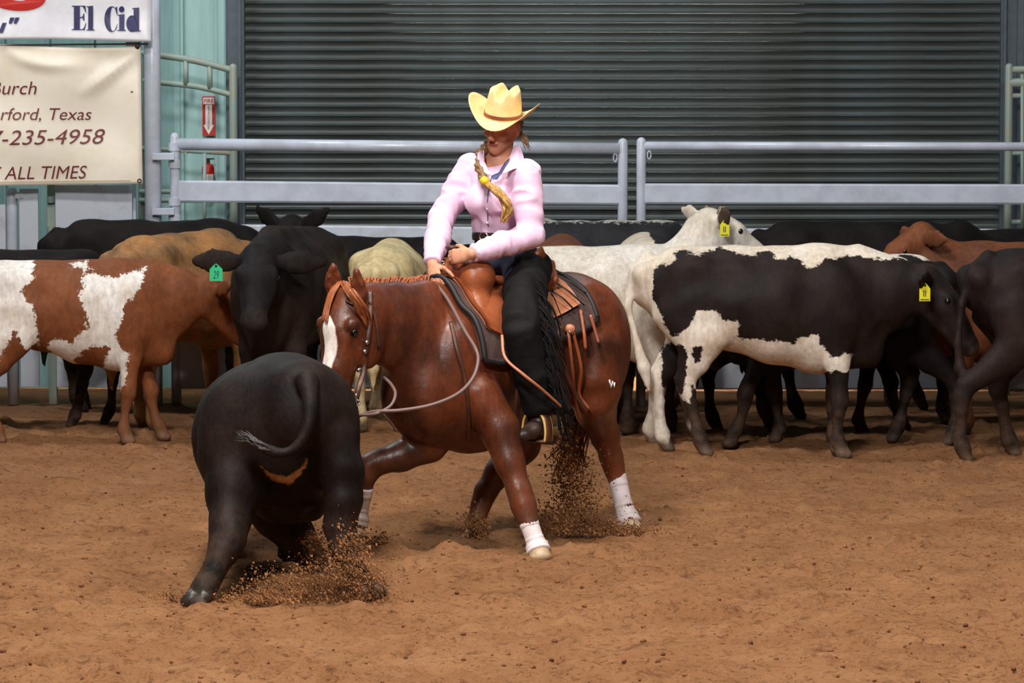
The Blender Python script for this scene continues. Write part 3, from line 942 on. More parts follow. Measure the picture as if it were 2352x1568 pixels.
def cow(name, label, u, Y, yaw, mat, s=1.0, poll=(0.98, 0, 1.12), hdir=(0.75, 0, -0.66), hs=None, legs=(0, 0, 0, 0), lat=(0, 0, 0, 0), m1=None,
        eartag=None, tail=True, fat=1.0, vox=0.0175, hump=0.0, eardroop=-0.25, hk=1.1, group='herd cattle bunched along the fence', tailpts=None, horns=False, extra=None, cat='cow'):
    X = (u - 1176) / FPX * Y
    loc = A(X, Y, 0)
    R = rot(yaw)
    def T(p): return loc + R @ (np.asarray(p, float) * s)
    def D(v): return R @ np.asarray(v, float)
    B = Body(0.05 * s)
    lt = D((0, 1, 0))
    f = fat
    def st(x, z, w, h): return (T((x, 0, z)), (w * s * f, h * s))
    B.chain([st(-0.62, 0.98, 0.13, 0.15), st(-0.46, 0.94, 0.205, 0.235), st(-0.15, 0.885, 0.245, 0.285), st(0.1, 0.845, 0.275, 0.325), st(0.35, 0.83, 0.235, 0.36), st(0.55, 0.85, 0.175, 0.30)], lt, cap=0.8)
    # spine ridge, withers, hooks and pins
    B.seg(T((-0.5, 0, 1.13)), T((0.45, 0, 1.13 + hump)), (0.07 * s, 0.045 * s), (0.075 * s, 0.055 * s), lt)
    for sd in (1, -1):
        B.ell(T((-0.40, sd * 0.145 * f, 1.07)), (0.09 * s, 0.05 * s, 0.055 * s), D((1, 0, 0)), lt, k=0.09 * s)
        B.ell(T((-0.66, sd * 0.09 * f, 1.03)), (0.06 * s, 0.05 * s, 0.06 * s), D((1, 0, 0)), lt)
        B.ell(T((0.42, sd * 0.15 * f, 0.85)), (0.15 * s, 0.085 * s, 0.24 * s), D((1, 0, 0)), lt)
    for sd in (1, -1):   # hollow of the flank, and the groove behind the shoulder
        B.ell(T((-0.19, sd * 0.31 * f, 1.02)), (0.12 * s, 0.085 * s, 0.10 * s), D((1, 0, 0)), lt, k=0.07 * s, sub=True)
        B.ell(T((0.24, sd * 0.345 * f, 0.86)), (0.05 * s, 0.075 * s, 0.22 * s), D((1, 0, 0)), lt, k=0.06 * s, sub=True)
    # brisket, udder side
    B.seg(T((0.3, 0, 0.57)), T((0.62, 0, 0.62)), (0.12 * s, 0.1 * s), (0.09 * s, 0.13 * s), lt)
    # neck
    poll = np.asarray(poll, float); hdir = nrm(hdir)
    nb = A(0.55, 0, 0.95)
    mid = (nb + poll) / 2 + A(0, 0, -0.045)
    B.chain([(T(nb), (0.15 * s, 0.25 * s)), (T(mid), (0.12 * s, 0.20 * s)), (T(poll - hdir * 0.01 + A(-0.02, 0, -0.05)), (0.09 * s, 0.125 * s))], lt)
    B.seg(T((0.6, 0, 0.70)), T(mid + A(0, 0, -0.13)), (0.05 * s, 0.11 * s), (0.04 * s, 0.08 * s), lt)
    # head
    if hs is None:
        hs = np.cross(A(0, 0, 1), hdir)
        if np.linalg.norm(hs) < 0.15: hs = A(0, 1, 0)
    hs = nrm(np.asarray(hs, float) - hdir * (np.asarray(hs, float) @ hdir))
    hu = np.cross(hdir, hs)          # out of the forehead
    if hu[2] < 0 and abs(hdir[2]) < 0.9: hu = -hu
    def Hd(a, b, c): return T(poll + (hdir * a + hs * b + hu * c) * hk)
    hsw = D(hs)
    sh = s * hk
    k2 = 0.022 * sh
    B.seg(Hd(-0.01, 0, 0.0), Hd(0.17, 0, -0.005), (0.088 * sh, 0.078 * sh), (0.092 * sh, 0.088 * sh), hsw, k=k2)
    B.seg(Hd(0.17, 0, -0.01), Hd(0.38, 0, -0.025), (0.086 * sh, 0.08 * sh), (0.058 * sh, 0.056 * sh), hsw, k=k2)
    B.ell(Hd(0.41, 0, -0.03), (0.05 * sh, 0.066 * sh, 0.052 * sh), D(hdir), hsw, k=k2)
    B.seg(Hd(0.08, 0, -0.09), Hd(0.36, 0, -0.07), (0.06 * sh, 0.05 * sh), (0.04 * sh, 0.032 * sh), hsw, k=k2)
    for sd in (1, -1):
        B.ell(Hd(0.145, sd * 0.078, 0.035), (0.04 * sh, 0.024 * sh, 0.03 * sh), D(hdir), hsw, k=k2)     # brow
        B.ell(Hd(0.43, sd * 0.03, 0.012), (0.014 * sh, 0.012 * sh, 0.01 * sh), D(hdir), hsw, k=0.008, sub=True)
        e0 = Hd(0.02, sd * 0.07, 0.0)
        edir = nrm(hs * sd * 0.95 + A(0, 0, 1) * eardroop - hdir * 0.2)
        e1 = e0 + D(edir) * 0.07 * sh; e2 = e0 + D(edir) * 0.15 * sh; e3 = e0 + D(edir) * 0.235 * sh
        es = D(nrm(np.cross(edir, hdir)))
        es = nrm(np.cross(D(edir), D(hdir) * 0.5 + A(0, 0, 0.3)))
        # ear blade: broad direction = up-ish, thin direction = along the face
        bd = nrm(np.cross(D(edir), es))
        B.chain([(e0, (0.026 * sh, 0.02 * sh)), (e1, (0.052 * sh, 0.019 * sh)), (e2, (0.060 * sh, 0.017 * sh)), (e3, (0.022 * sh, 0.013 * sh))], es, k=0.012 * sh)
        if sd == (eartag[1] if eartag else 0):
            tagpos = (e0 + D(edir) * 0.13 * sh, D(edir), bd)
    # legs: front left, front right, hind left, hind right
    for i, (sd, dx, dl) in enumerate(zip((1, -1, 1, -1), legs, lat)):
        y = sd * 0.13 * f
        if i < 2:
            B.chain([(T((0.43, y, 0.72)), (0.075 * s, 0.11 * s)), (T((0.44 + dx * 0.25, y + dl * .3, 0.54)), (0.062 * s, 0.075 * s)), (T((0.455 + dx * 0.58, y + dl * .58, 0.365)), 0.046 * s), (T((0.458 + dx * 0.65, y + dl * .65, 0.31)), 0.05 * s),
                     (T((0.45 + dx * 0.72, y + dl * .72, 0.245)), 0.035 * s), (T((0.45 + dx * 0.9, y + dl * .9, 0.13)), 0.031 * s), (T((0.455 + dx, y + dl, 0.085)), 0.042 * s), (T((0.475 + dx, y + dl, 0.045)), 0.040 * s)], lt, k=0.025 * s)
            B.seg(T((0.47 + dx, y + dl, 0.015)), T((0.51 + dx, y + dl, 0.01)), (0.052 * s, 0.034 * s), (0.048 * s, 0.026 * s), lt, k=0.012)
        else:
            B.chain([(T((-0.42, y * 0.9, 0.86)), (0.12 * s, 0.21 * s)), (T((-0.36 + dx * .2, y + sd * 0.02 + dl * .2, 0.68)), (0.095 * s, 0.15 * s)), (T((-0.46 + dx * 0.5, y + sd * 0.01 + dl * .5, 0.53)), (0.058 * s, 0.085 * s)), (T((-0.555 + dx * 0.75, y + dl * .7, 0.43)), (0.042 * s, 0.058 * s)),
                     (T((-0.555 + dx * .82, y + dl * .82, 0.375)), (0.038 * s, 0.05 * s)), (T((-0.54 + dx * .88, y + dl * .88, 0.29)), (0.032 * s, 0.037 * s)), (T((-0.52 + dx, y + dl, 0.14)), 0.032 * s), (T((-0.505 + dx, y + dl, 0.09)), 0.042 * s), (T((-0.485 + dx, y + dl, 0.045)), 0.040 * s)], lt, k=0.03 * s)
            B.seg(T((-0.475 + dx, y + dl, 0.02)), T((-0.455 + dx, y + dl, 0.015)), (0.05 * s, 0.03 * s), (0.046 * s, 0.024 * s), lt, k=0.012)
    if tail:
        tp = tailpts or [(-0.63, 0, 1.10), (-0.72, 0, 1.03), (-0.745, 0, 0.85), (-0.735, 0.01, 0.6), (-0.72, 0.02, 0.42), (-0.72, 0.02, 0.28)]
        rr = [0.045, 0.032, 0.025, 0.021, 0.036, 0.012]
        B.chain([(T(p), r * s) for p, r in zip(tp, rr)], k=0.02 * s)
    if extra: extra(B, T, D, s)
    V, F = B.mesh(vox * max(s, 0.8), 2)
    N = vnormals(V, F)
    V = V + N * (0.006 * noise3(V, 9.0))[:, None]
    loc_v = ((V - loc) @ R) / s
    a1 = m1(V, loc_v) if m1 else np.full(len(V), -1.0)
    a2 = 0.055 - loc_v[:, 2]
    mz = T(poll + (hdir * 0.44 - hu * 0.03) * hk)
    a2 = np.maximum(a2, 0.055 * s - np.linalg.norm(V - mz, axis=1))
    o = mk(name, V, F, mat, origin=loc, attrs={'m1': a1, 'm2': a2})
    tag(o, label, cat, group)
    for sd in (1, -1):
        m_ = MB(); m_.sph(Hd(0.155, sd * 0.088, 0.022), 0.019 * s); m_.build('eye', M['eye'], o, smooth=True)
    if horns:
        for sd in (1, -1):
            m_ = MB(); m_.tube([Hd(0.01, sd * 0.06, 0.05), Hd(-0.005, sd * 0.08, 0.07), Hd(-0.015, sd * 0.09, 0.085)], [0.022 * s, 0.018 * s, 0.009], 8)
            m_.build('horn', M['horn'], o, smooth=True)
    if eartag:
        c, ed, bd = tagpos
        nfront = A(0, -1, 0)
        kind = eartag[0]
        ctr = c + nfront * 0.035 * s + A(0, 0, -0.02)
        w, h = eartag[2] if len(eartag) > 2 else (0.034, 0.1)
        m_ = MB()
        m_.prism([(-w, -h), (w, -h), (w, -h * 0.25), (w * 0.4, 0.0), (0, h * 0.12), (-w * 0.4, 0.0), (-w, -h * 0.25)], ctr, A(1, 0, 0), A(0, 0, 1), nfront * 0.004)
        t_ = m_.build('ear_tag', M['tag_yellow' if kind == 'y' else 'tag_green'], o)
        tag(t_, 'yellow plastic ear tag' if kind == 'y' else 'green plastic ear tag')
        m_ = MB(); m_.sph(ctr + A(0, -0.004, -0.004), (0.008, 0.004, 0.008)); m_.build('tag_button', M['black'], t_, smooth=True)
        m_ = MB()
        if kind == 'y':
            for q in (-0.3, 0.05): m_.box((ctr[0] + q * w, ctr[1] - 0.0065, ctr[2] - h * 0.72), (ctr[0] + q * w + 0.005, ctr[1] - 0.005, ctr[2] - h * 0.35))
            m_.box((ctr[0] - w * 0.8, ctr[1] - 0.0065, ctr[2] - h * 0.93), (ctr[0] + w * 0.8, ctr[1] - 0.005, ctr[2] - h * 0.88))
            m_.build('tag_print', M['tag_ink'], t_)
        else:
            V2, F2 = text_mesh('29', 0.2, 0.0)
            lo, hi = V2[:, :2].min(0), V2[:, :2].max(0)
            q = (V2[:, :2] - lo) / (hi - lo)
            mk('tag_print', np.stack([ctr[0] - w * .45 + q[:, 0] * w * 0.9, np.full(len(q), ctr[1] - 0.006), ctr[2] - h * 0.85 + q[:, 1] * h * 0.5], 1), F2, plain('tag_ink_dark', lin(16, 70, 60), 0.5), t_, smooth=False)
    return o

def pxpoly(pts, Y):
    return [(lambda q: (q[0], q[2]))(P(u, v, Y)) for u, v in pts]

# black-and-white one in front on the right ------------------------------------------------
dark_pat = [pxpoly(q, 21.7) for q in (
    [(1500, 620), (1545, 605), (1560, 578), (1610, 588), (1660, 572), (1700, 585), (1735, 590), (1770, 580), (1800, 600), (1826, 592), (1852, 612), (1868, 618), (1900, 596), (1960, 590), (2040, 600),
     (2330, 590), (2330, 1100), (1895, 1100), (1897, 862), (1925, 850), (1955, 858), (1960, 815), (1940, 812), (1912, 828), (1890, 790), (1880, 770), (1850, 775), (1820, 786), (1760, 782), (1692, 778), (1697, 740), (1660, 735), (1648, 712), (1600, 716), (1590, 745), (1545, 772), (1520, 735), (1502, 680)],
    [(1525, 810), (1560, 792), (1582, 815), (1575, 880), (1560, 925), (1530, 1120), (1720, 1120), (1690, 960), (1620, 930), (1590, 880), (1585, 930), (1525, 900)],
    [(1590, 800), (1612, 790), (1612, 832), (1592, 832)])]
def m_hol(V, L):
    return np.maximum.reduce([poly_sd(V[:, 0], V[:, 2], q) for q in dark_pat])
cow('spotted_cow', 'dark and white spotted cow standing sideways with yellow ear tag', 1745, 21.95, -1, C_['holstein'], 0.985, (0.95, -0.06, 1.0), (0.58, -0.14, -0.80), legs=(-0.02, -0.01, -0.04, 0.17), lat=(0, 0, 0, 0),
    m1=m_hol, eartag=('y', -1, (0.03, 0.092)), eardroop=-0.1, vox=0.0155, hs=(0.1, 1, 0), tailpts=[(-0.63, 0, 1.12), (-0.715, -0.02, 1.04), (-0.75, -0.04, 0.85), (-0.70, -0.06, 0.65), (-0.655, -0.06, 0.5), (-0.63, -0.06, 0.36)])

# brown-and-white one in front on the left
wp = [pxpoly(q, 22.45) for q in (
    [(-300, 480), (30, 560), (66, 585), (70, 640), (45, 672), (72, 700), (85, 790), (60, 800), (30, 762), (12, 800), (-20, 860), (-10, 1100), (-300, 1100)],
    [(145, 612), (190, 600), (200, 628), (262, 640), (330, 618), (326, 650), (298, 690), (280, 712), (282, 740), (262, 770), (275, 800), (292, 820), (286, 850), (275, 900), (245, 920), (234, 880), (232, 830), (250, 800), (210, 795), (170, 820), (150, 860), (118, 860), (105, 800), (120, 775), (160, 790), (205, 740), (186, 700), (190, 660), (180, 620)])]
def m_pin(V, L):
    a = np.maximum.reduce([poly_sd(V[:, 0], V[:, 2], q) for q in wp])
    sock = 0.11 - L[:, 2]
    return np.maximum(a, np.where(L[:, 0] > 0.2, np.minimum(sock, 0.02) - 0.05, -1))
cow('pinto_cow', 'brown and white pinto cow standing sideways at the left edge', 150, 22.7, 3, C_['pinto'], 0.885, (0.93, 0.02, 1.0), (0.55, 0.35, -0.72), legs=(0.14, -0.08, -0.12, 0.05), m1=m_pin, eardroop=0.05, vox=0.0155, fat=0.95)

# white cow behind the horse
cow('white_cow', 'white cow behind the rider with raised head and yellow tag', 1365, 22.68, 0, C_['white'], 0.955, (0.70, 0.06, 1.335), (0.78, 0.35, -0.46), legs=(0.16, -0.12, 0.05, -0.05),
    eartag=('y', -1, (0.027, 0.088)), eardroop=0.2, horns=True, fat=1.05,
    m1=lambda V, L: np.maximum(0.075 - np.linalg.norm((V - P(1668, 510, 22.45)) * A(1, 0.4, 0.75), axis=1), 0.045 - np.linalg.norm((V - P(1716, 522, 22.5)) * A(1, 0.3, 1), axis=1)))

# dark cow with its tail at the right edge
cow('dark_cow', 'dark brown cow cut by the right edge with hanging tail', 2490, 21.75, 14, C_['dkbrown'], 0.985, (1.0, 0, 1.1), legs=(0, 0, 0.12, -0.26), lat=(0, 0, 0.0, 0), vox=0.0155,
    tailpts=[(-0.58, -0.02, 1.14), (-0.68, -0.05, 1.08), (-0.75, -0.06, 0.88), (-0.775, -0.07, 0.66), (-0.76, -0.07, 0.52), (-0.72, -0.07, 0.38)])

cow('brown_cow', 'red brown cow facing left behind the spotted cow head', 2385, 22.95, 180, C_['brown'], 0.96, (0.72, -0.02, 1.23), (0.72, 0.25, -0.64), eardroop=-0.1, legs=(0.05, -0.05, 0, 0))
cow('white_backed_cow', 'black cow with a white topline showing above the spotted cow', 1928, 22.55, 180, C_['topline'], 0.925, (0.66, 0, 0.95), (0.3, 0, -0.95), legs=(0.2, -0.1, -0.2, 0.12),
    m1=lambda V, L: L[:, 2] - 1.165 + 0.02 * np.sin(L[:, 0] * 20))
cow('black_cow', 'black cow with rounded rump right of the white head', 1985, 23.95, 4, C_['black'], 1.035, (0.8, 0, 1.0), legs=(0.1, 0, 0.12, -0.1), hump=-0.04)
cow('black_cow', 'black cow with long level back at the far right rear', 2260, 24.63, 0, C_['black'], 0.965, (1.0, 0, 1.1), legs=(0.1, 0, 0.1, -0.1))
cow('black_cow', 'black cow behind the spotted cow showing mostly its legs', 1852, 23.28, 3, C_['black'], 0.90, (0.6, 0, 0.95), (0.2, 0, -0.9), legs=(0.2, -0.12, -0.1, 0.25))
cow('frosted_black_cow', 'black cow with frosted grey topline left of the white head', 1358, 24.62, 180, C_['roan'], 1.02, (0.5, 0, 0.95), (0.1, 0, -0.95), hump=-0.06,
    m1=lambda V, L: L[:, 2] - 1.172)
cow('red_cow', 'red brown cow whose rump shows just right of the rider', 1290, 23.62, 90, C_['brown'], 0.955, (0.48, 0.0, 0.92), (0.15, 0, -0.95))
cow('white_black_cow', 'white rumped cow with a black patch behind the white cow', 1485, 23.62, 90, coat('white_coat_black_patch', lin(214, 206, 196), lin(190, 172, 150), patch=lin(40, 34, 34), dark=lin(80, 66, 58)), 0.965, (0.46, 0, 0.9), (0.1, 0, -0.95),
    m1=lambda V, L: np.maximum(V[:, 0] - P(1500, 560, 23.2)[0], (0.93 - L[:, 2])))

# left group behind
cow('tan_cow', 'dusty tan cow with its rump towards us behind the pinto', 418, 23.6, 60, C_['tan'], 0.985, (0.62, 0, 0.9), (0.3, 0, -0.95), legs=(0.05, 0, 0.25, 0.0))
cow('black_cow', 'black cow with bristly tailhead under the cream banner', 366, 24.66, 1, C_['black'], 1.02, (0.56, 0, 0.9), (0.15, 0, -0.95), hump=-0.07)
cow('black_cow', 'black cow at the left edge behind the pinto rump', 35, 23.62, 180, C_['black'], 0.90, (0.9, 0, 0.9), legs=(0, 0.15, 0.1, -0.1))
cow('black_cow', 'black cow facing us with spread ears and green tag', 670, 22.78, -101, C_['face_black'], 1.03, (0.80, 0.02, 1.06), (0.80, 0.14, -0.60), hk=1.18, eardroop=-0.12, vox=0.0155, legs=(0.05, -0.05, 0, 0), hump=0.05,
    eartag=('g', -1, (0.036, 0.088)), hs=(-0.2, 0.97, 0))
cow('black_cow', 'black cow with raised ears far behind the black face', 860, 24.58, 178, C_['black'], 0.93, (0.56, 0.05, 1.25), (0.35, 0.65, -0.6), eardroop=0.5)
cow('cream_cow', 'cream coloured cow with its rump behind the horse ears', 890, 23.68, 86, C_['cream'], 0.93, (0.5, 0, 0.9), (0.1, 0, -0.95), legs=(0, 0, 0.05, -0.05))

# ================================================================== horse
HO = A(0, 18.03, 0); HF = nrm(A(-0.633, -0.774, 0)); HL = A(-HF[1], HF[0], 0); UZ = A(0, 0, 1)
def HW(x, y, z): return HO + HF * x + HL * y + UZ * z
def HP(u, v, ly=0.0):
    d = ray(u, v); t = ((HO - _C) @ HL + ly) / (d @ HL); return _C + d * t

M['horse'] = coat('chestnut_coat', lin(110, 54, 30), lin(58, 29, 19), patch=lin(236, 222, 214), dark=lin(196, 170, 140), rough=0.40, wob=0.012, wscale=30, var=3.0, spec=0.45, bmp=0.28, big=2.2, rvar=0.35, dust=0.45)
M['mane'] = plain('chestnut_hair', lin(164, 92, 50), 0.5, c2=lin(126, 66, 36), scale=14, stretch=(3, 3, 1))
M['leather'] = plain('saddle_leather', lin(156, 84, 48), 0.38, c2=lin(124, 62, 36), scale=7, bmp=0.15, bscale=70)
M['leather_light'] = plain('light_saddle_leather', lin(196, 128, 92), 0.45, c2=lin(170, 104, 72), scale=9, bmp=0.12, bscale=80)
M['leather_dark'] = plain('dark_strap_leather', lin(84, 46, 32), 0.45, c2=lin(60, 34, 26), scale=12)
M['pad'] = plain('dark_wool_saddle_pad', lin(84, 62, 58), 0.9, c2=lin(66, 48, 46), scale=10, bmp=0.3, bscale=120)
M['pad_edge'] = plain('black_pad_binding', lin(30, 26, 28), 0.6)
M['rawhide'] = plain('rawhide_edge', lin(206, 168, 96), 0.5)
M['boot_white'] = plain('white_leg_boot', lin(228, 216, 220), 0.6, c2=lin(206, 190, 186), scale=9)
M['rein'] = plain('rein_leather', lin(112, 88, 84), 0.5)
M['bit'] = plain('silver_bit', lin(190, 186, 180), 0.25, metal=0.95)

B = Body(0.05)
def hs_(x, z, w, h): return (HW(x, 0, z), (w, h))
B.chain([hs_(-0.66, 0.96, 0.13, 0.16), hs_(-0.48, 0.925, 0.235, 0.285), hs_(-0.2, 0.885, 0.245, 0.29), hs_(0.08, 0.83, 0.265, 0.32), hs_(0.34, 0.80, 0.25, 0.36), hs_(0.55, 0.81, 0.215, 0.31), hs_(0.68, 0.80, 0.16, 0.22)], HL, cap=0.8)
B.seg(HW(0.15, 0, 1.10), HW(0.52, 0, 1.13), (0.07, 0.05), (0.06, 0.06), HL)
for sd in (1, -1):
    B.ell(HW(-0.43, sd * 0.13, 0.86), (0.24, 0.135, 0.30), HF, HL, k=0.06)          # haunch
    B.ell(HW(0.50, sd * 0.155, 0.80), (0.16, 0.095, 0.27), nrm(HF * 0.9 - UZ * 0.3), HL, k=0.05)   # shoulder
    B.ell(HW(0.66, sd * 0.09, 0.70), (0.12, 0.085, 0.16), HF, HL, k=0.05)          # pectoral
B.seg(HW(0.25, 0, 0.52), HW(0.6, 0, 0.58), (0.14, 0.1), (0.13, 0.11), HL)
# neck and head
B.chain([(HW(0.48, 0, 0.93), (0.14, 0.27)), (HW(0.68, 0, 0.985), (0.115, 0.235)), (HW(0.86, 0, 1.035), (0.098, 0.18)), (HW(1.02, 0, 1.075), (0.085, 0.14)), (HW(1.12, 0, 1.10), (0.07, 0.105))], HL, k=0.05)
B.seg(HW(0.55, 0, 1.16), HW(1.05, 0, 1.185), (0.035, 0.035), (0.035, 0.035), HL, k=0.04)
K = 0.025
B.seg(HW(1.125, 0, 1.165), HW(1.16, 0, 1.03), (0.072, 0.075), (0.098, 0.105), HL, k=K)
B.seg(HW(1.16, 0, 1.03), HW(1.195, 0, 0.87), (0.094, 0.10), (0.068, 0.08), HL, k=K)
B.seg(HW(1.195, 0, 0.87), HW(1.205, 0, 0.74), (0.064, 0.076), (0.052, 0.062), HL, k=K)
B.ell(HW(1.20, 0, 0.705), (0.055, 0.056, 0.06), UZ, HL, k=K)
B.ell(HW(1.175, 0, 0.675), (0.035, 0.045, 0.04), UZ, HL, k=K)
for sd in (1, -1):
    B.ell(HW(1.068, sd * 0.055, 0.975), (0.125, 0.042, 0.105), nrm(UZ + HF * -0.15), HL, k=0.018)     # jowl
    B.ell(HW(1.205, sd * 0.088, 1.055), (0.032, 0.024, 0.035), UZ, HL, k=0.015)               # brow
    B.seg(HW(1.225, sd * 0.066, 1.0), HW(1.235, sd * 0.045, 0.83), 0.017, 0.012, k=0.02)     # facial crest
    B.ell(HW(1.235, sd * 0.036, 0.725), (0.024, 0.012, 0.014), UZ, HL, k=0.012, sub=True)      # nostril
    B.ell(HW(1.205, sd * 0.112, 1.02), (0.018, 0.012, 0.018), UZ, HL, k=0.012, sub=True)
    # ears
    tip = P(766, 607, 17.16) if sd < 0 else P(818, 617, 17.04)
    e0 = P(764, 672, 17.2) if sd < 0 else P(828, 698, 17.08)
    eb = A(0.97, 0.2, 0) if sd < 0 else A(0.95, -0.25, 0)
    B.chain([(e0, (0.026, 0.026)), (e0 * 0.72 + tip * 0.28, (0.036, 0.028)), (e0 * 0.42 + tip * 0.58, (0.033, 0.024)), (e0 * 0.12 + tip * 0.88, (0.017, 0.016)), (tip, (0.010, 0.010))], eb, k=0.014)
    fr = nrm(np.cross(eb, tip - e0)); fr = fr if fr[1] < 0 else -fr
    B.seg(e0 * 0.65 + tip * 0.35 + fr * 0.030, tip * 0.8 + e0 * 0.2 + fr * 0.024, (0.022, 0.018), (0.010, 0.012), eb, k=0.008, sub=True)
# forelegs
lf_sh = HW(0.50, 0.16, 0.74)
LF = [(HW(0.47, 0.19, 0.70), (0.105, 0.14)), (P(1147, 985, 17.50), (0.088, 0.098)), (P(1170, 1060, 17.46), (0.066, 0.075)), (P(1192, 1125, 17.42), 0.052), (P(1202, 1158, 17.41), 0.054), (P(1209, 1182, 17.40), 0.046),
      (P(1217, 1205, 17.38), 0.034), (P(1229, 1240, 17.36), 0.034), (P(1233, 1252, 17.355), 0.043)]
B.chain(LF, A(1, 0, 0), k=0.028)
B.seg(P(1233, 1252, 17.355), P(1238, 1268, 17.33), 0.037, 0.04, k=0.01)
RF = [(HW(0.52, -0.17, 0.68), (0.105, 0.14)), (P(985, 1020, 17.62), (0.085, 0.075)), (P(920, 1048, 17.58), 0.066), (P(872, 1060, 17.56), 0.054), (P(850, 1070, 17.55), 0.052), (P(840, 1092, 17.55), 0.046),
      (P(835, 1118, 17.56), 0.034), (P(825, 1175, 17.58), 0.033), (P(822, 1192, 17.58), 0.042)]
B.chain(RF, A(1, 0, 0), k=0.028)
B.seg(P(822, 1192, 17.58), P(817, 1212, 17.575), 0.036, 0.04, k=0.01)
# hind legs
LH = [(HW(-0.42, 0.13, 0.84), (0.15, 0.22)), (HW(-0.40, 0.17, 0.70), (0.125, 0.20)), (P(1368, 935, 18.36), (0.095, 0.125)), (P(1390, 1000, 18.45), (0.064, 0.085)), (P(1404, 1050, 18.52), (0.052, 0.068)), (P(1411, 1078, 18.53), (0.044, 0.055)),
      (P(1420, 1110, 18.51), 0.036), (P(1435, 1165, 18.47), 0.036), (P(1441, 1186, 18.46), 0.043)]
B.chain(LH, A(1, 0, 0), k=0.03)
B.seg(P(1441, 1186, 18.46), P(1448, 1203, 18.44), 0.037, 0.042, k=0.01)
RH = [(HW(-0.42, -0.13, 0.84), (0.15, 0.22)), (HW(-0.30, -0.17, 0.66), (0.12, 0.19)), (P(1195, 1020, 18.28), (0.09, 0.11)), (P(1145, 1085, 18.24), (0.062, 0.075)), (P(1115, 1130, 18.22), (0.05, 0.062)), (P(1104, 1160, 18.20), (0.042, 0.05)),
      (P(1097, 1185, 18.18), 0.036), (P(1091, 1212, 18.16), 0.042)]
B.chain(RH, A(1, 0, 0), k=0.03)
B.seg(P(1091, 1212, 18.16), P(1088, 1226, 18.14), 0.037, 0.042, k=0.01)
V, F = B.mesh(0.0105, 2)
L3 = np.stack([(V - HO) @ HF, (V - HO) @ HL, V[:, 2]], 1)
# blaze down the face, white pasterns
zc = np.clip((L3[:, 2] - 0.70) / 0.40, 0, 1)
hw = 0.020 + 0.020 * zc - 0.022 * np.clip((zc - 0.85) / 0.15, 0, 1) ** 2 * 2
blz = hw - np.abs(L3[:, 1] + 0.004 + 0.012 * np.sin(L3[:, 2] * 18))
blz = np.minimum(blz, np.minimum(L3[:, 0] - 1.19 + 0.0 * zc, np.minimum(1.105 - L3[:, 2], L3[:, 2] - 0.62)))
m1 = np.where(L3[:, 0] > 1.0, blz, -1)
m2 = np.full(len(V), -1.0)
for hp in (P(1240, 1280, 17.33), P(814, 1222, 17.57), P(1450, 1212, 18.44), P(1087, 1236, 18.14)):
    m2 = np.maximum(m2, 0.055 - np.linalg.norm(V - hp, axis=1))
horse = mk('horse', V, F, M['horse'], origin=HO, attrs={'m1': m1, 'm2': m2})
tag(horse, 'chestnut horse with white blaze crouching in front of the black calf', 'horse')
HBVH = BVHTree.FromPolygons([tuple(v) for v in V], [tuple(map(int, f)) for f in F])
def on_horse(u, v, off=0.01):
    d = nrm(ray(u, v))
    h, nn, i, dist = HBVH.ray_cast(Vector(_C), Vector(d))
    if h is None: return None
    return np.array(h) + np.array(nn) * off
def skin_pt(origin, dirn, off):
    h, nn, i, dist = HBVH.ray_cast(Vector(origin + dirn * 1.2), Vector(-dirn))
    if h is None: return None
    return np.array(h) + dirn * off

for sd in (1, -1):
    m_ = MB(); m_.sph(HW(1.203, sd * 0.093, 1.022), 0.0195); m_.build('eye', M['eye'], horse, smooth=True)
M['hoof'] = plain('pale_hoof', lin(196, 172, 140), 0.5, c2=lin(160, 132, 104), scale=14)
for a, b, yaw in ((P(1238, 1262, 17.335), P(1241, 1284, 17.31), 0), (P(818, 1208, 17.575), P(813, 1228, 17.555), 0), (P(1447, 1198, 18.44), P(1451, 1217, 18.42), 0), (P(1088, 1222, 18.14), P(1085, 1242, 18.12), 0)):
    m_ = MB(); m_.tube([a, a * 0.5 + b * 0.5, b, b - A(0, 0, 0.004)], [0.04, 0.05, 0.06, 0.05], 14); m_.build('hoof', M['hoof'], horse, smooth=True)

# hair -------------------------------------------------------------------------------
def strands(name, roots_tips, mat, parent, r=0.006, n=5, seg=6, stuff=False):
    m_ = MB()
    for pts in roots_tips:
        q = spline(pts, 4)
        m_.tube(q, lerp_list([r * 0.8, r, r * 0.8, r * 0.2], len(q)), n)
    o = m_.build(name, mat, parent, smooth=True)
    return o
rs = []
for i in range(110):
    t = i / 109
    x = 0.60 + 0.52 * t
    top = skin_pt(HW(x, 0, 1.0), UZ, 0.004)
    j = lambda a: (rng.random() - 0.5) * a
    rs.append([top + HL * j(0.015) - UZ * 0.008, top + UZ * (0.010 + j(0.008)) + HL * (-0.02 + j(0.02)) + HF * (j(0.02) - 0.03), top + HL * (-0.06 + j(0.03)) - UZ * 0.012 + HF * (j(0.03) - 0.07), top + HL * (-0.115) - UZ * (0.10 + 0.10 * rng.random()) + HF * (j(0.05) - 0.09)])
for i in range(16):   # tuft in front of the saddle
    b0 = HP(985 + 12 * rng.random(), 680, 0.02)
    rs.append([b0, P(975 + 18 * rng.random(), 655 + 8 * rng.random(), 17.62), P(960 + 24 * rng.random(), 660 + 14 * rng.random(), 17.58), P(950 + 30 * rng.random(), 676 + 14 * rng.random(), 17.57)])
strands('mane', rs, M['mane'], horse, 0.005)
rs = []
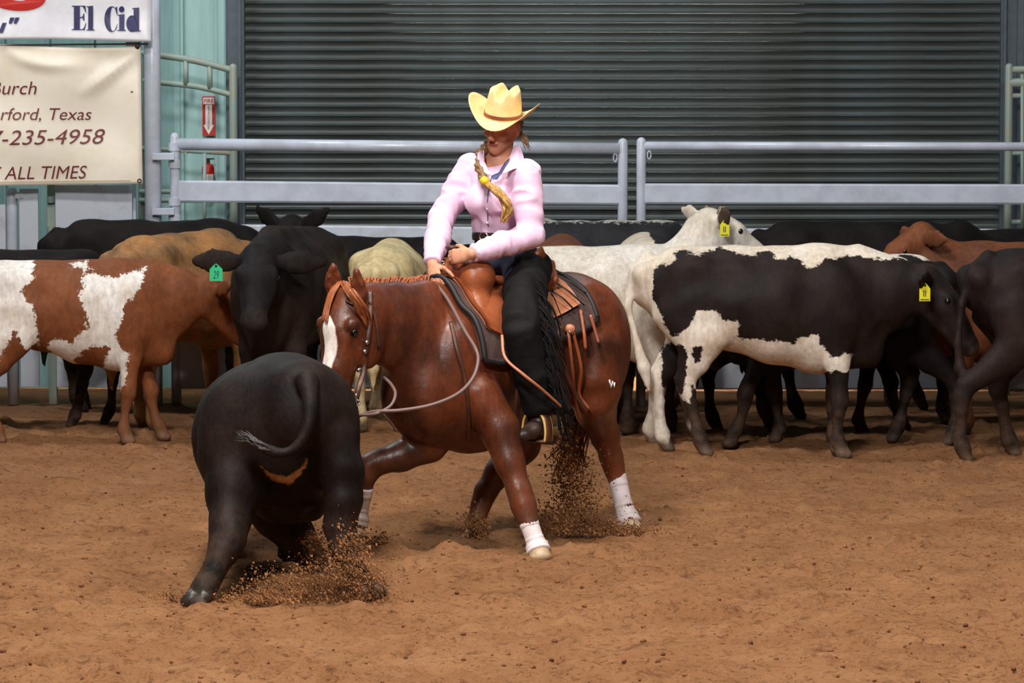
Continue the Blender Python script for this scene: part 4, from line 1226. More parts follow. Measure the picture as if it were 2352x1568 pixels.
for i in range(54):
    t = rng.random()
    w = rng.random()
    if i % 3:      # swept across towards the near eye
        path = [(784 + 14 * w, 650 + 6 * t), (802 + 18 * w, 668 + 10 * t), (822 + 16 * w, 700 + 14 * t), (836 + 14 * w, 728 + 26 * t)]
    else:          # the far side
        path = [(778 + 8 * w, 650 + 6 * t), (764 + 10 * w, 672 + 8 * t), (752 + 12 * w, 700 + 10 * t), (742 + 14 * w, 728 + 20 * t)]
    pts = []
    for q, (u, v) in enumerate(path):
        p = on_horse(u, v, 0.007 + 0.006 * (q in (1, 2)) + 0.005 * rng.random())
        if p is not None and p[1] < 17.4: pts.append(p)
    if len(pts) >= 3: rs.append(pts)
strands('forelock', rs, M['mane'], horse, 0.0055)
rs = []
for i in range(60):
    j = lambda a: (rng.random() - 0.5) * a
    rs.append([HW(-0.70 + j(.02), j(0.04), 1.06), HW(-0.80 + j(.03), -0.03 + j(.05), 0.98), HW(-0.80 + j(.08), -0.10 + j(0.08), 0.75), HW(-0.70 + j(.14), -0.14 + j(0.12), 0.50), HW(-0.62 + j(.2), -0.16 + j(0.16), 0.28 + j(0.12))])
strands('tail', rs, plain('dark_chestnut_hair', lin(104, 58, 34), 0.5), horse, 0.012)
# freeze brand on the near haunch
m_ = MB()
pts = [on_horse(u, v, 0.002) for u, v in ((1399, 872), (1402, 890), (1406, 876), (1409, 890), (1411, 878))]
pts = [p for p in pts if p is not None and p[1] < 18.9]
if len(pts) > 2: m_.tube(pts, 0.004, 6); m_.build('brand_mark', M['white_print'], horse, smooth=True)

# leg boots ---------------------------------------------------------------------------
def leg_boot(label, pts, rr, marks=None):
    e = empty('leg_boot', pts[-1]); tag(e, label, 'leg boot', 'white boots on the horse')
    m_ = MB(); q = spline(pts, 5); m_.tube(q, lerp_list(rr, len(q)), 18)
    m_.build('sleeve', M['boot_white'], e, smooth=True)
    for t in (0.22, 0.5, 0.76):
        i = int(t * (len(q) - 1)); r_ = lerp_list(rr, len(q))[i]
        m_ = MB(); d = nrm(q[i + 1] - q[i]); m_.tube([q[i] - d * 0.011, q[i] - d * 0.009, q[i] + d * 0.009, q[i] + d * 0.011], [r_, r_ + 0.0015, r_ + 0.0015, r_], 18); m_.build('strap', M['boot_white'], e, smooth=True)
    if marks:
        a, b, r_ = marks
        for i in range(9):
            c = a + (b - a) * i / 8
            m_ = MB(); m_.box(tuple(c + A(-0.004, -r_ - 0.003, -0.003)), tuple(c + A(0.004, -r_ + 0.002, 0.003))); m_.build('printed_mark', M['jamb'], e)
    return e
leg_boot('white boot on the near foreleg planted at centre', [P(1211, 1188, 17.395), P(1218, 1210, 17.38), P(1228, 1238, 17.36), P(1234, 1256, 17.35), P(1238, 1268, 17.335)], [0.044, 0.043, 0.042, 0.052, 0.058])
leg_boot('white boot on the far foreleg beside the black calf', [P(836, 1118, 17.555), P(832, 1140, 17.565), P(826, 1170, 17.575), P(822, 1190, 17.575), P(818, 1206, 17.57)], [0.045, 0.042, 0.041, 0.051, 0.055])
leg_boot('white boot on the near hind leg spattered with dirt', [P(1417, 1093, 18.52), P(1423, 1120, 18.50), P(1433, 1160, 18.475), P(1441, 1186, 18.46), P(1447, 1203, 18.44)], [0.045, 0.044, 0.043, 0.053, 0.060])

# saddle pad and saddle -----------------------------------------------------------------
def drape(name, xs, th0, th1, off, thick, mat, parent, nth=30, cz=0.86, lip=0.0):
    """leather or felt laid over the back: xs list of local x, th0/th1 functions giving the angle range in degrees from the top (left positive)"""
    top = []; bot = []
    for x in xs:
        a0, a1 = th0(x), th1(x)
        for j in range(nth + 1):
            t = math.radians(a0 + (a1 - a0) * j / nth)
            d = HL * math.sin(t) + UZ * math.cos(t)
            c = HW(x, 0, cz)
            p = skin_pt(c, d, 0.0)
            if p is None: p = c + d * 0.28
            top.append(p + d * (off + thick)); bot.append(p + d * off)
    n = nth + 1; m = len(xs)
    V = np.array(top); V2 = np.array(bot)
    # soften
    g = V.reshape(m, n, 3).copy(); g2 = V2.reshape(m, n, 3).copy()
    for _ in range(3):
        for q in (g, g2):
            q[1:-1, 1:-1] = 0.5 * q[1:-1, 1:-1] + 0.125 * (q[:-2, 1:-1] + q[2:, 1:-1] + q[1:-1, :-2] + q[1:-1, 2:])
    Vt = np.concatenate([g.reshape(-1, 3), g2.reshape(-1, 3)]); N = m * n
    F = []
    for i in range(m - 1):
        for j in range(n - 1):
            a = i * n + j
            F.append((a, a + 1, a + n + 1, a + n)); F.append((N + a + n, N + a + n + 1, N + a + 1, N + a))
    rim = [i * n for i in range(m)] + [(m - 1) * n + j for j in range(1, n)] + [i * n + n - 1 for i in range(m - 2, -1, -1)] + [j for j in range(n - 2, 0, -1)]
    for a, b in zip(rim, rim[1:] + rim[:1]):
        F.append((b, a, N + a, N + b))
    o = mk(name, Vt, F, mat, parent)
    return o, g
padE = empty('saddle_pad', HW(0.1, 0, 0.9)); tag(padE, 'dark brown saddle pad with black binding under the saddle', 'saddle pad')
xs = list(np.linspace(0.53, -0.30, 22))
fm = lambda x: float(np.interp(x, [-0.30, -0.24, 0.42, 0.53], [60, 66, 93, 88]))
_, gpad = drape('felt', xs, lambda x: -fm(x), fm, 0.004, 0.022, M['pad'], padE, 44)
bp = [gpad[i][-1] for i in range(22)] ; bp2 = [gpad[i][0] for i in range(22)]
edge = [p for p in gpad[0]] + [gpad[i][-1] for i in range(1, 22)] + [p for p in gpad[21][::-1]] + [gpad[i][0] for i in range(20, 0, -1)]
m_ = MB(); m_.tube(edge + edge[:2], 0.013, 8); m_.build('binding', M['pad_edge'], padE, smooth=True)

sad = empty('saddle', HW(0.1, 0, 1.1)); tag(sad, 'brown leather western saddle with horn on the chestnut horse', 'saddle')
drape('skirt', list(np.linspace(0.10, -0.20, 12)), lambda x: -52, lambda x: float(np.interp(x, [-0.2, 0.1], [47, 60])), 0.032, 0.012, M['leather_light'], sad, 30)
drape('jockey', list(np.linspace(0.02, -0.15, 8)), lambda x: -30, lambda x: 30, 0.046, 0.01, M['leather_light'], sad, 20)
drape('front_skirt', list(np.linspace(0.48, 0.06, 12)), lambda x: -70, lambda x: float(np.interp(x, [0.06, 0.3, 0.48], [78, 76, 58])), 0.032, 0.012, M['leather'], sad, 30)
S = Body(0.03)
S.seg(HW(0.36, -0.10, 1.235), HW(0.36, 0.10, 1.235), (0.075, 0.07), (0.075, 0.07), HF)
S.ell(HW(0.375, 0.10, 1.22), (0.085, 0.07, 0.085), HF, HL); S.ell(HW(0.375, -0.10, 1.22), (0.085, 0.07, 0.085), HF, HL)
S.seg(HW(0.385, 0.12, 1.17), HW(0.40, 0.19, 1.07), (0.06, 0.03), (0.07, 0.02), HF)
S.seg(HW(0.385, -0.12, 1.17), HW(0.40, -0.19, 1.07), (0.06, 0.03), (0.07, 0.02), HF)
V, F = S.mesh(0.009, 2); mk('swell', V, F, M['leather'], sad)
S = Body(0.03)
S.seg(HW(0.30, 0, 1.205), HW(-0.05, 0, 1.195), (0.10, 0.03), (0.16, 0.035), HL)
V, F = S.mesh(0.01, 2); mk('seat', V, F, M['leather'], sad)
S = Body(0.02)
S.chain([(HW(-0.08, 0.19, 1.20), 0.02), (HW(-0.13, 0.12, 1.265), 0.022), (HW(-0.15, 0, 1.30), 0.023), (HW(-0.13, -0.12, 1.265), 0.022), (HW(-0.08, -0.19, 1.20), 0.02)])
S.chain([(HW(-0.07, 0.16, 1.18), 0.03), (HW(-0.11, 0, 1.235), (0.03, 0.05)), (HW(-0.07, -0.16, 1.18), 0.03)])
V, F = S.mesh(0.009, 2); mk('cantle', V, F, M['leather'], sad)
HORN = HW(0.425, 0, 1.345)
m_ = MB(); m_.tube([HW(0.385, 0, 1.28), HW(0.40, 0, 1.31), HORN, HORN + UZ * 0.012], [0.032, 0.022, 0.021, 0.021], 14)
m_.tube([HORN + UZ * 0.006, HORN + UZ * 0.012, HORN + UZ * 0.022, HORN + UZ * 0.027], [0.026, 0.034, 0.034, 0.024], 16); m_.build('horn', M['leather_dark'], sad, smooth=True)
def strap(name, pts, w, th, mat, parent, side=None, n=8):
    q = spline(pts, 6); m_ = MB()
    m_.tube(q, [(w, th)] * len(q), n, side=side if side is not None else A(1, 0, 0)); return m_.build(name, mat, parent, smooth=True)
# fender, stirrup leather and stirrup on the near side
strap('fender', [HW(0.22, 0.27, 1.12), HW(0.26, 0.315, 0.95), HW(0.27, 0.335, 0.8), HW(0.25, 0.345, 0.68)], 0.075, 0.006, M['leather'], sad, side=HF)
strap('stirrup_leather', [HW(0.25, 0.34, 0.74), HW(0.245, 0.345, 0.62), P(1228, 960, 17.62)], 0.024, 0.006, M['leather'], sad, side=HF)
strap('fender', [HW(0.22, -0.27, 1.12), HW(0.26, -0.315, 0.95), HW(0.27, -0.335, 0.8), HW(0.25, -0.345, 0.68)], 0.075, 0.006, M['leather'], sad, side=HF)
ST = P(1234, 1012, 17.6)     # middle of the near tread
sdv = nrm(HL)
def stirrup(c):
    e_pts = [c - sdv * 0.062, c - sdv * 0.066 + UZ * 0.05, c - sdv * 0.05 + UZ * 0.11, c + UZ * 0.14, c + sdv * 0.05 + UZ * 0.11, c + sdv * 0.066 + UZ * 0.05, c + sdv * 0.062]
    q = spline(e_pts, 6); m_ = MB(); m_.tube(q, [(0.012, 0.024)] * len(q), 8, side=sdv); o = m_.build('stirrup', M['leather_dark'], sad, smooth=True)
    m_ = MB(); m_.tube([p - HF * -0.024 for p in q], 0.006, 6); m_.build('stirrup_edge', M['rawhide'], o, smooth=True)
    m_ = MB(); m_.tube([p - HF * 0.024 for p in q], 0.006, 6); m_.build('stirrup_edge', M['rawhide'], o, smooth=True)
    m_ = MB(); m_.tube([c - sdv * 0.064, c + sdv * 0.064], [(0.03, 0.009)] * 2, 10, side=HF); m_.build('tread', M['leather_dark'], o, smooth=True)
stirrup(ST); stirrup(HW(0.22, -0.36, 0.49))
# breast strap running over the shoulder, cinch, long strap and tie strings
def horse_strap(name, uv, w, mat, parent, off=0.008, th=0.004, head=False):
    pts = [on_horse(u, v, off) for u, v in uv]
    if head: pts = [P(u, v, 17.06) if (p is None or p[1] > 17.25) else p for p, (u, v) in zip(pts, uv)]
    pts = [p for p in pts if p is not None]
    strap(name, pts, w, th, mat, parent)
horse_strap('breast_strap', [(1035, 740), (1048, 800), (1062, 850), (1072, 900), (1078, 960), (1075, 1010)], 0.010, M['leather_dark'], sad)
strap('saddle_string', [HW(0.45, 0.31, 0.98), P(1160, 820, 17.42), P(1200, 858, 17.38), P(1240, 890, 17.40), P(1272, 918, 17.45), P(1290, 935, 17.5)], 0.007, 0.004, M['leather_light'], sad)
strap('cinch_strap', [HW(0.30, 0.30, 0.86), HW(0.30, 0.29, 0.70), HW(0.28, 0.26, 0.58)], 0.03, 0.006, M['leather_dark'], sad, side=HF)
strap('rear_billet', [HW(-0.02, 0.29, 1.0), P(1285, 770, 17.78), P(1300, 850, 17.80), P(1325, 910, 17.85), P(1350, 945, 17.9)], 0.013, 0.004, M['leather_dark'], sad, side=HF)
for dx, pts in ((0, [(1300, 765), (1318, 840), (1330, 890), (1358, 935)]), (0, [(1288, 768), (1296, 850), (1318, 905), (1345, 950)]), (0, [(1318, 720), (1325, 765), (1328, 800)]), (0, [(1340, 730), (1352, 765), (1368, 790)])):
    pp_ = [on_horse(u, v, 0.045) for u, v in pts]; pp_ = [p for p in pp_ if p is not None]
    if len(pp_) > 2: strap('saddle_string', pp_, 0.008, 0.003, M['leather'], sad)
for (a, b) in (((1265, 640), (1330, 690)), ((1262, 655), (1330, 692)), ((1260, 668), (1322, 715)), ((1255, 690), (1300, 722))):
    pa, pb = on_horse(*a, 0.06), on_horse(*b, 0.06)
    if pa is not None and pb is not None: strap('tie_string', [pa, (pa + pb) / 2 + A(0, -.02, 0.01), pb], 0.004, 0.003, M['pad_edge'], sad)
m_ = MB(); c = on_horse(1290, 762, 0.05)
m_.sph(c, (0.026, 0.012, 0.024)); m_.build('concho', M['leather_light'], sad, smooth=True)
m_ = MB(); m_.sph(c + A(0.0, -0.014, -0.012), 0.007); m_.build('concho_stud', M['bit'], sad, smooth=True)
for u in (0,):
    strap('saddle_string', [P(978, 634, 17.75), P(945, 640, 17.76), P(900, 646, 17.78)], 0.004, 0.003, M['pad_edge'], sad)
    strap('saddle_string', [P(975, 650, 17.75), P(940, 648, 17.76), P(915, 650, 17.78)], 0.004, 0.003, M['pad_edge'], sad)
    strap('saddle_string', [P(938, 636, 17.75), P(932, 650, 17.76), P(925, 658, 17.78)], 0.004, 0.003, M['pad_edge'], sad)

# bridle and reins ------------------------------------------------------------------------
br = empty('bridle', HW(1.15, 0, 0.95)); tag(br, 'brown leather bridle with silver bit on the chestnut head', 'bridle')
horse_strap('cheek_strap', [(848, 668), (848, 720), (842, 780), (836, 840), (824, 890), (816, 930)], 0.012, M['leather_dark'], br, 0.006, head=True)
horse_strap('brow_strap', [(838, 700), (815, 695), (795, 690)], 0.010, M['leather_dark'], br, 0.006)
horse_strap('throat_strap', [(846, 690), (862, 740), (868, 800), (862, 840)], 0.008, M['leather_dark'], br, 0.006)
for (u, v) in ((838, 785), (834, 806), (818, 848)):
    m_ = MB(); c = on_horse(u, v, 0.012)
    m_.sph(c, 0.011); m_.build('buckle', M['bit'], br, smooth=True)
bitp = on_horse(818, 925, 0.014)
if bitp is None: bitp = P(818, 925, 17.05)
m_ = MB(); m_.tube(spline([bitp + A(0, 0, 0.04), bitp, bitp + A(0.006, 0.02, -0.05), bitp + A(0.012, 0.05, -0.09)], 5), 0.006, 8)
m_.tube([bitp + A(0.014 * math.cos(t), 0, 0.014 * math.sin(t)) for t in np.linspace(0, 6.283, 13)], 0.004, 6); m_.build('bit_shank', M['bit'], br, smooth=True)
m_ = MB(); m_.tube([bitp, bitp - HL * 0.14], 0.006, 8); m_.build('mouthpiece', M['bit'], br, smooth=True)
BE = bitp + A(0.012, 0.04, -0.06)
rn = empty('reins', P(1000, 660, 17.5)); tag(rn, 'grey brown leather reins looping from bit to the right hand', 'reins')
YR = 17.12
m_ = MB(); q = spline([P(1000, 650, 17.58), P(1030, 690, 17.46), P(1068, 760, 17.28), P(1092, 800, 17.18), P(1098, 830, 17.14), P(1085, 870, 17.08), P(1050, 905, 17.02), P(990, 930, 16.98), P(920, 942, 16.98), P(860, 945, 17.0), BE], 8)
m_.tube(q, 0.0085, 8); m_.build('rein', M['rein'], rn, smooth=True)
m_ = MB(); q = spline([P(1003, 655, 17.60), P(960, 720, 17.50), P(884, 866, 17.20), P(905, 890, 17.1), P(908, 915, 17.04), P(892, 938, 17.0), P(870, 946, 16.99), P(838, 954, 17.0), BE - HL * 0.1], 8)
q = spline([P(882, 866, 17.25), P(898, 882, 17.15), P(908, 902, 17.07), P(902, 925, 17.02), P(885, 940, 17.0), P(850, 952, 17.0), BE - HL * 0.12], 8)
m_.tube(q, 0.0075, 8); m_.build('rein', M['rein'], rn, smooth=True)
for e_ in ((905, 978), (915, 992)):
    m_ = MB(); m_.tube(spline([P(876, 946, 16.99), P(892, 962, 17.0), P(e_[0], e_[1], 17.02)], 5), 0.003, 6); m_.build('rein_tie', M['rein'], rn, smooth=True)

# ================================================================== rider
def skin_mat():
    m, nt, bs = newmat('skin')
    bs.inputs['Roughness'].default_value = 0.5
    bs.inputs['Subsurface Weight'].default_value = 0.0
    vec = objco(nt)
    c = mixc(nt, ramp(nt, noise_node(nt, 9, 4, 0.6, vec), 0.35, 0.7), lin(206, 148, 118), lin(190, 126, 98))
    c = mixc(nt, ramp(nt, attr_fac(nt, 'm1'), -0.004, 0.003), c, lin(150, 74, 66))
    nt.links.new(c, bs.inputs['Base Color'])
    bump(nt, bs, noise_node(nt, 90, 3, 0.6, vec), 0.12, 0.004)
    return m
M['skin'] = skin_mat()
M['shirt'] = plain('pink_cotton_shirt', lin(236, 202, 230), 0.75, c2=lin(228, 190, 220), scale=6, bmp=0.6, bscale=13, stretch=(1, 1, 0.45), sheen=0.1)
M['shirt_trim'] = plain('navy_shirt_trim', lin(70, 74, 120), 0.7)
M['chaps'] = plain('black_suede_chaps', lin(22, 20, 20), 0.8, c2=lin(14, 13, 14), scale=8, bmp=0.35, bscale=18, spec=0.2)
M['jeans'] = plain('navy_denim', lin(36, 42, 66), 0.85, c2=lin(28, 32, 52), scale=20)
M['belt'] = plain('black_belt', lin(34, 24, 22), 0.4)
M['straw'] = plain('cream_straw_hat', lin(240, 208, 150), 0.6, c2=lin(230, 194, 134), scale=30, bmp=0.12, bscale=220)
M['hatband'] = plain('brown_hat_band', lin(120, 62, 44), 0.5)
M['blond'] = plain('blond_hair', lin(206, 164, 92), 0.45, c2=lin(150, 108, 56), scale=26, stretch=(4, 4, 0.7), bmp=0.4, bscale=60)
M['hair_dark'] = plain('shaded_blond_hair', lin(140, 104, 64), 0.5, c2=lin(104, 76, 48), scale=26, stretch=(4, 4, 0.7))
M['band_yellow'] = plain('yellow_hair_tie', lin(226, 190, 20), 0.5)
M['boot'] = plain('dark_riding_boot', lin(56, 40, 36), 0.4, c2=lin(44, 32, 30), scale=8)

rider = empty('person', HW(0.08, 0, 1.2)); tag(rider, 'rider in pink shirt, cream hat and black chaps holding the saddle horn', 'person')
HC = P(1153, 284, 17.86)                       # middle of the skull
hf = nrm(A(-0.40, -0.88, -0.22)); hl = nrm(np.cross(UZ, hf)); hl = nrm(hl + UZ * -0.17); hf = nrm(hf - hl * (hf @ hl)); hu = np.cross(hf, hl)
def HD(a, b, c): return HC + hf * a + hl * b + hu * c
# joints
SHL, SHR = P(1207, 398, 17.80), P(1082, 388, 18.02)
ELL, ELR = P(1220, 540, 17.74), P(1015, 498, 17.93)
WRL, WRR = P(1084, 582, 17.60), P(993, 606, 17.70)
HIPL, HIPR = HW(0.06, 0.11, 1.27), HW(0.06, -0.11, 1.27)
KNL, KNR = HW(0.37, 0.355, 1.02), HW(0.37, -0.355, 1.02)
ANL, ANR = P(1243, 968, 17.62), HW(0.24, -0.36, 0.58)
CHEST = (SHL + SHR) / 2 - UZ * 0.10 - HF * 0.0
WAIST = HW(0.10, 0, 1.43)
PELV = HW(0.06, 0, 1.30)

R_ = Body(0.02)
k = 0.014
R_.ell(HD(-0.012, 0, 0.022), (0.092, 0.074, 0.094), hf, hl, k=k)
R_.seg(HD(0.028, 0, 0.0), HD(0.040, 0, -0.085), (0.060, 0.056), (0.043, 0.045), hl, k=k)
R_.ell(HD(0.068, 0, -0.108), (0.022, 0.024, 0.019), hf, hl, k=k)
for sd in (1, -1):
    R_.seg(HD(-0.012, sd * 0.052, -0.055), HD(0.055, sd * 0.016, -0.105), 0.020, 0.016, k=k)
    R_.ell(HD(0.062, sd * 0.038, -0.035), (0.022, 0.020, 0.018), hf, hl, k=0.012)       # cheekbone
    R_.ell(HD(0.090, sd * 0.033, 0.0), (0.018, 0.018, 0.011), hf, hl, k=0.008, sub=True)
    R_.ell(HD(0.068, sd * 0.032, -0.001), (0.013, 0.013, 0.012), hf, hl, k=0.004)        # eyeball
    R_.ell(HD(-0.012, sd * 0.076, -0.018), (0.020, 0.010, 0.032), hf, hl, k=0.008)       # ear
    R_.ell(HD(0.100, sd * 0.011, -0.050), (0.010, 0.008, 0.007), hf, hl, k=0.006)
R_.seg(HD(0.080, -0.026, 0.018), HD(0.080, 0.026, 0.018), 0.012, 0.012, k=0.01)
R_.seg(HD(0.086, 0, 0.004), HD(0.110, 0, -0.043), (0.009, 0.010), (0.012, 0.012), hl, k=0.009)
LIPS = HD(0.090, 0, -0.076)
R_.seg(HD(0.084, -0.018, -0.074), HD(0.084, 0.018, -0.074), (0.0065, 0.0055), (0.0065, 0.0055), hu, k=0.005)
R_.seg(HD(0.082, -0.015, -0.083), HD(0.082, 0.015, -0.083), (0.0065, 0.006), (0.0065, 0.006), hu, k=0.005)
NECK = (SHL + SHR) / 2 + UZ * 0.015
R_.seg(HD(-0.022, 0, -0.06), NECK, (0.050, 0.054), (0.056, 0.058), hl, k=0.02)
R_.seg(NECK, CHEST, (0.10, 0.07), (0.12, 0.088), HL)
R_.seg(CHEST, WAIST, (0.12, 0.085), (0.10, 0.075), HL)
R_.seg(WAIST, PELV, (0.105, 0.08), (0.13, 0.10), HL)
for (s0, e0, w0) in ((SHL, ELL, WRL), (SHR, ELR, WRR)):
    R_.chain([(s0, 0.042), (e0, 0.034), (w0, 0.024)], k=0.012)
for (h0, k0, a0) in ((HIPL, KNL, ANL), (HIPR, KNR, ANR)):
    R_.chain([(h0, 0.075), (k0, 0.05), (a0, 0.036)])
def hand(B, wrist, d, pn, curls, tdir, spread=0.004, sc=0.94, tcurl=0.25):
    d = nrm(d); pn = nrm(pn - d * (pn @ d)); lat = np.cross(d, pn)
    if lat @ tdir < 0: lat = -lat
    kk = 0.006
    B.seg(wrist - d * 0.01, wrist + d * 0.03 * sc, (0.026, 0.019), (0.034, 0.017), lat, k=0.012)
    B.seg(wrist + d * 0.03 * sc, wrist + d * 0.078 * sc, (0.034, 0.016), (0.037, 0.0135), lat, k=kk)
    for i, (off, ln) in enumerate(zip((0.029, 0.010, -0.009, -0.027), (0.070, 0.079, 0.073, 0.058))):
        p = wrist + d * (0.082 - 0.004 * abs(i - 1.2)) * sc + lat * off * sc
        a = 0.0; dd = d + lat * (off * spread * 30)
        r = 0.0092 if i < 3 else 0.0080
        for jn, fr in enumerate((0.45, 0.31, 0.24)):
            a += curls[i] * (0.8, 1.2, 0.8)[jn]
            dv = nrm(dd) * math.cos(a) + pn * math.sin(a)
            q = p + dv * ln * fr * sc
            B.seg(p, q, r, r * 0.9, k=0.0045); p = q; r *= 0.92
    p = wrist + d * 0.022 * sc + lat * 0.026 * sc + pn * 0.006
    for (ln, aa, r) in ((0.042, 0.75, 0.0135), (0.032, 0.45, 0.0105), (0.026, 0.2, 0.009)):
        dv = nrm(d * math.cos(aa) + lat * math.sin(aa) * 0.9 + pn * tcurl)
        q = p + dv * ln * sc
        B.seg(p, q, r, r * 0.88, k=0.006); p = q; tcurl += 0.3
# left hand closed around the horn, right hand down on the mane with the rein
hand(R_, WRL + nrm(P(1045, 587, 17.62) - WRL) * 0.012, P(1040, 590, 17.63) - WRL, A(0.1, 1, -0.25), (0.72, 0.76, 0.8, 0.84), A(0, 0, 1), tcurl=0.5)
hand(R_, WRR + nrm(P(1000, 640, 17.62) - WRR) * 0.012, P(1001, 650, 17.60) - WRR, A(0.45, 0.85, 0.0), (0.22, 0.26, 0.32, 0.38), A(1, -0.2, 0), tcurl=0.4)
V, F = R_.mesh(0.0058, 1)
lip = np.maximum(0.0 - (np.linalg.norm((V - HD(0.088, 0, -0.0785)) @ np.stack([hf, hl * 0.62, hu * 1.5], 1), axis=1) - 0.0155), -1)
body = mk('body', V, F, M['skin'], rider, attrs={'m1': lip})
for sd in (1, -1):
    m_ = MB(); m_.sph(HD(0.0765, sd * 0.032, -0.001), 0.0065); m_.build('eye', M['eye'], body, smooth=True)
    m_ = MB(); m_.tube(spline([HD(0.083, sd * 0.018, 0.016), HD(0.086, sd * 0.034, 0.021), HD(0.076, sd * 0.05, 0.015)], 4), 0.003, 6); m_.build('eyebrow', M['hair_dark'], body, smooth=True)
m_ = MB(); rc = P(1017, 603, 17.585); m_.tube([rc + A(0.007 * math.cos(t), 0.0, 0.007 * math.sin(t)) for t in np.linspace(0, 6.283, 11)], 0.0025, 6); m_.build('ring', M['bit'], body, smooth=True)

# shirt
T_ = Body(0.03)
T_.seg(SHR + (SHL - SHR) * 0.08 - UZ * 0.02, SHL - (SHL - SHR) * 0.08 - UZ * 0.02, (0.072, 0.062), (0.072, 0.062), HF, k=0.03)
T_.seg(NECK + UZ * 0.0, NECK - UZ * 0.05, (0.062, 0.058), (0.10, 0.075), HL, k=0.03)
T_.chain([(CHEST + UZ * 0.05, (0.150, 0.096)), (CHEST - UZ * 0.03, (0.150, 0.105)), (CHEST * 0.5 + WAIST * 0.5, (0.132, 0.098)), (WAIST + UZ * 0.02, (0.122, 0.092)), (WAIST - UZ * 0.025, (0.124, 0.094))], HL, cap=0.5)
for sd in (1, -1):
    T_.ell(CHEST + HF * 0.075 + HL * sd * 0.062 - UZ * 0.035, (0.058, 0.062, 0.062), HF, HL, k=0.03)
for (s0, e0, w0, g) in ((SHL, ELL, WRL, 1), (SHR, ELR, WRR, 1)):
    T_.chain([(s0, 0.070), (s0 * 0.6 + e0 * 0.4, 0.066), (e0, 0.058), (e0 * 0.55 + w0 * 0.45, 0.054), (e0 * 0.22 + w0 * 0.78, 0.047)], k=0.02)
    T_.seg(e0 * 0.22 + w0 * 0.78, e0 * 0.04 + w0 * 0.96, 0.042, 0.040, k=0.006, cap=0.25)
T_.seg(P(1140, 352, 17.76), P(1139, 398, 17.70), (0.046, 0.06), (0.020, 0.045), A(1, 0, 0), k=0.012, sub=True)
V, F = T_.mesh(0.0075, 1)
N = vnormals(V, F)
# gathered folds: stretched noise along the sleeves and round the waist
axis_w = nrm(ELL - SHL)
fold = np.zeros(len(V))
for (a, b) in ((SHL, ELL), (ELL, WRL), (SHR, ELR), (ELR, WRR)):
    ax = nrm(b - a); t = (V - a) @ ax / np.linalg.norm(b - a); dist = np.linalg.norm(V - a - np.outer((V - a) @ ax, ax), axis=1)
    m = (t > 0.02) & (t < 0.93) & (dist < 0.085)
    q = V + ax * 0.0
    n_ = noise3(q @ np.array([[1, .2, .1], [.1, 1, .3], [.2, .1, 1]]) + np.outer((V - a) @ ax, ax) * 0.5, 15)
    fold[m] = 0.0065 * (1 - np.abs(n_[m]) * 2) * np.clip(t[m] * 4, 0, 1) * np.clip((0.97 - t[m]) * 4, 0, 1)
tm = (fold == 0)
n_ = noise3(V * A(1.5, 1.5, 0.55), 13)
fold[tm] = 0.006 * (1 - np.abs(n_[tm]) * 2)
V = V + N * fold[:, None]
shirt = mk('shirt', V, F, M['shirt'], rider)
SBVH = BVHTree.FromPolygons([tuple(v) for v in V], [tuple(map(int, f)) for f in F])
def on_shirt(u, v, off=0.003):
    d = nrm(ray(u, v))
    h, nn, i, dist = SBVH.ray_cast(Vector(_C), Vector(d))
    return None if h is None else np.array(h) - d * off
def shirt_line(name, uv, w, mat, off=0.002):
    pts = [on_shirt(u, v, off) for u, v in uv]; pts = [p for p in pts if p is not None]
    if len(pts) > 1: 
        m_ = MB(); m_.tube(spline(pts, 5), w, 6); m_.build(name, mat, shirt, smooth=True)
shirt_line('placket_trim', [(1130, 405), (1124, 430), (1120, 460), (1120, 490), (1122, 520)], 0.0025, M['shirt_trim'])
shirt_line('yoke_piping', [(1062, 352), (1080, 347), (1100, 344)], 0.0028, M['shirt_trim'])
shirt_line('yoke_seam', [(1205, 360), (1222, 378), (1240, 392)], 0.002, M['shirt'])
for (u, v) in ((1119, 512), (1119, 480)):
    m_ = MB(); c = on_shirt(u, v, 0.003)
    if c is not None: m_.sph(c, 0.005); m_.build('button', M['white_print'], shirt, smooth=True)
# collar wings: folded strips round the neck
def sheet(name, rows, th, mat, parent):
    m, n = len(rows), len(rows[0])
    g = np.array(rows, float)
    nn = np.zeros_like(g)
    du = np.gradient(g, axis=0); dv = np.gradient(g, axis=1)
    nn = np.cross(du, dv); nn /= np.maximum(np.linalg.norm(nn, axis=2, keepdims=True), 1e-9)
    Vt = np.concatenate([(g + nn * th / 2).reshape(-1, 3), (g - nn * th / 2).reshape(-1, 3)]); N_ = m * n
    F = []
    for i in range(m - 1):
        for j in range(n - 1):
            a = i * n + j
            F.append((a, a + n, a + n + 1, a + 1)); F.append((N_ + a, N_ + a + 1, N_ + a + n + 1, N_ + a + n))
    rim = [i * n for i in range(m)] + [(m - 1) * n + j for j in range(1, n)] + [i * n + n - 1 for i in range(m - 2, -1, -1)] + [j for j in range(n - 2, 0, -1)]
    for a, b in zip(rim, rim[1:] + rim[:1]): F.append((a, b, N_ + b, N_ + a))
    return mk(name, Vt, F, mat, parent)
Yc = 17.78
sheet('collar', [[P(1180, 338, Yc), P(1168, 365, Yc - .02), P(1150, 400, Yc - .05)], [P(1192, 332, Yc + .02), P(1186, 360, Yc - .02), P(1160, 398, Yc - .06)], [P(1198, 348, Yc + .02), P(1196, 372, Yc - .02), P(1180, 388, Yc - .05)], [P(1202, 360, Yc + .03), P(1202, 378, Yc), P(1196, 386, Yc - .02)]], 0.004, M['shirt'], shirt)
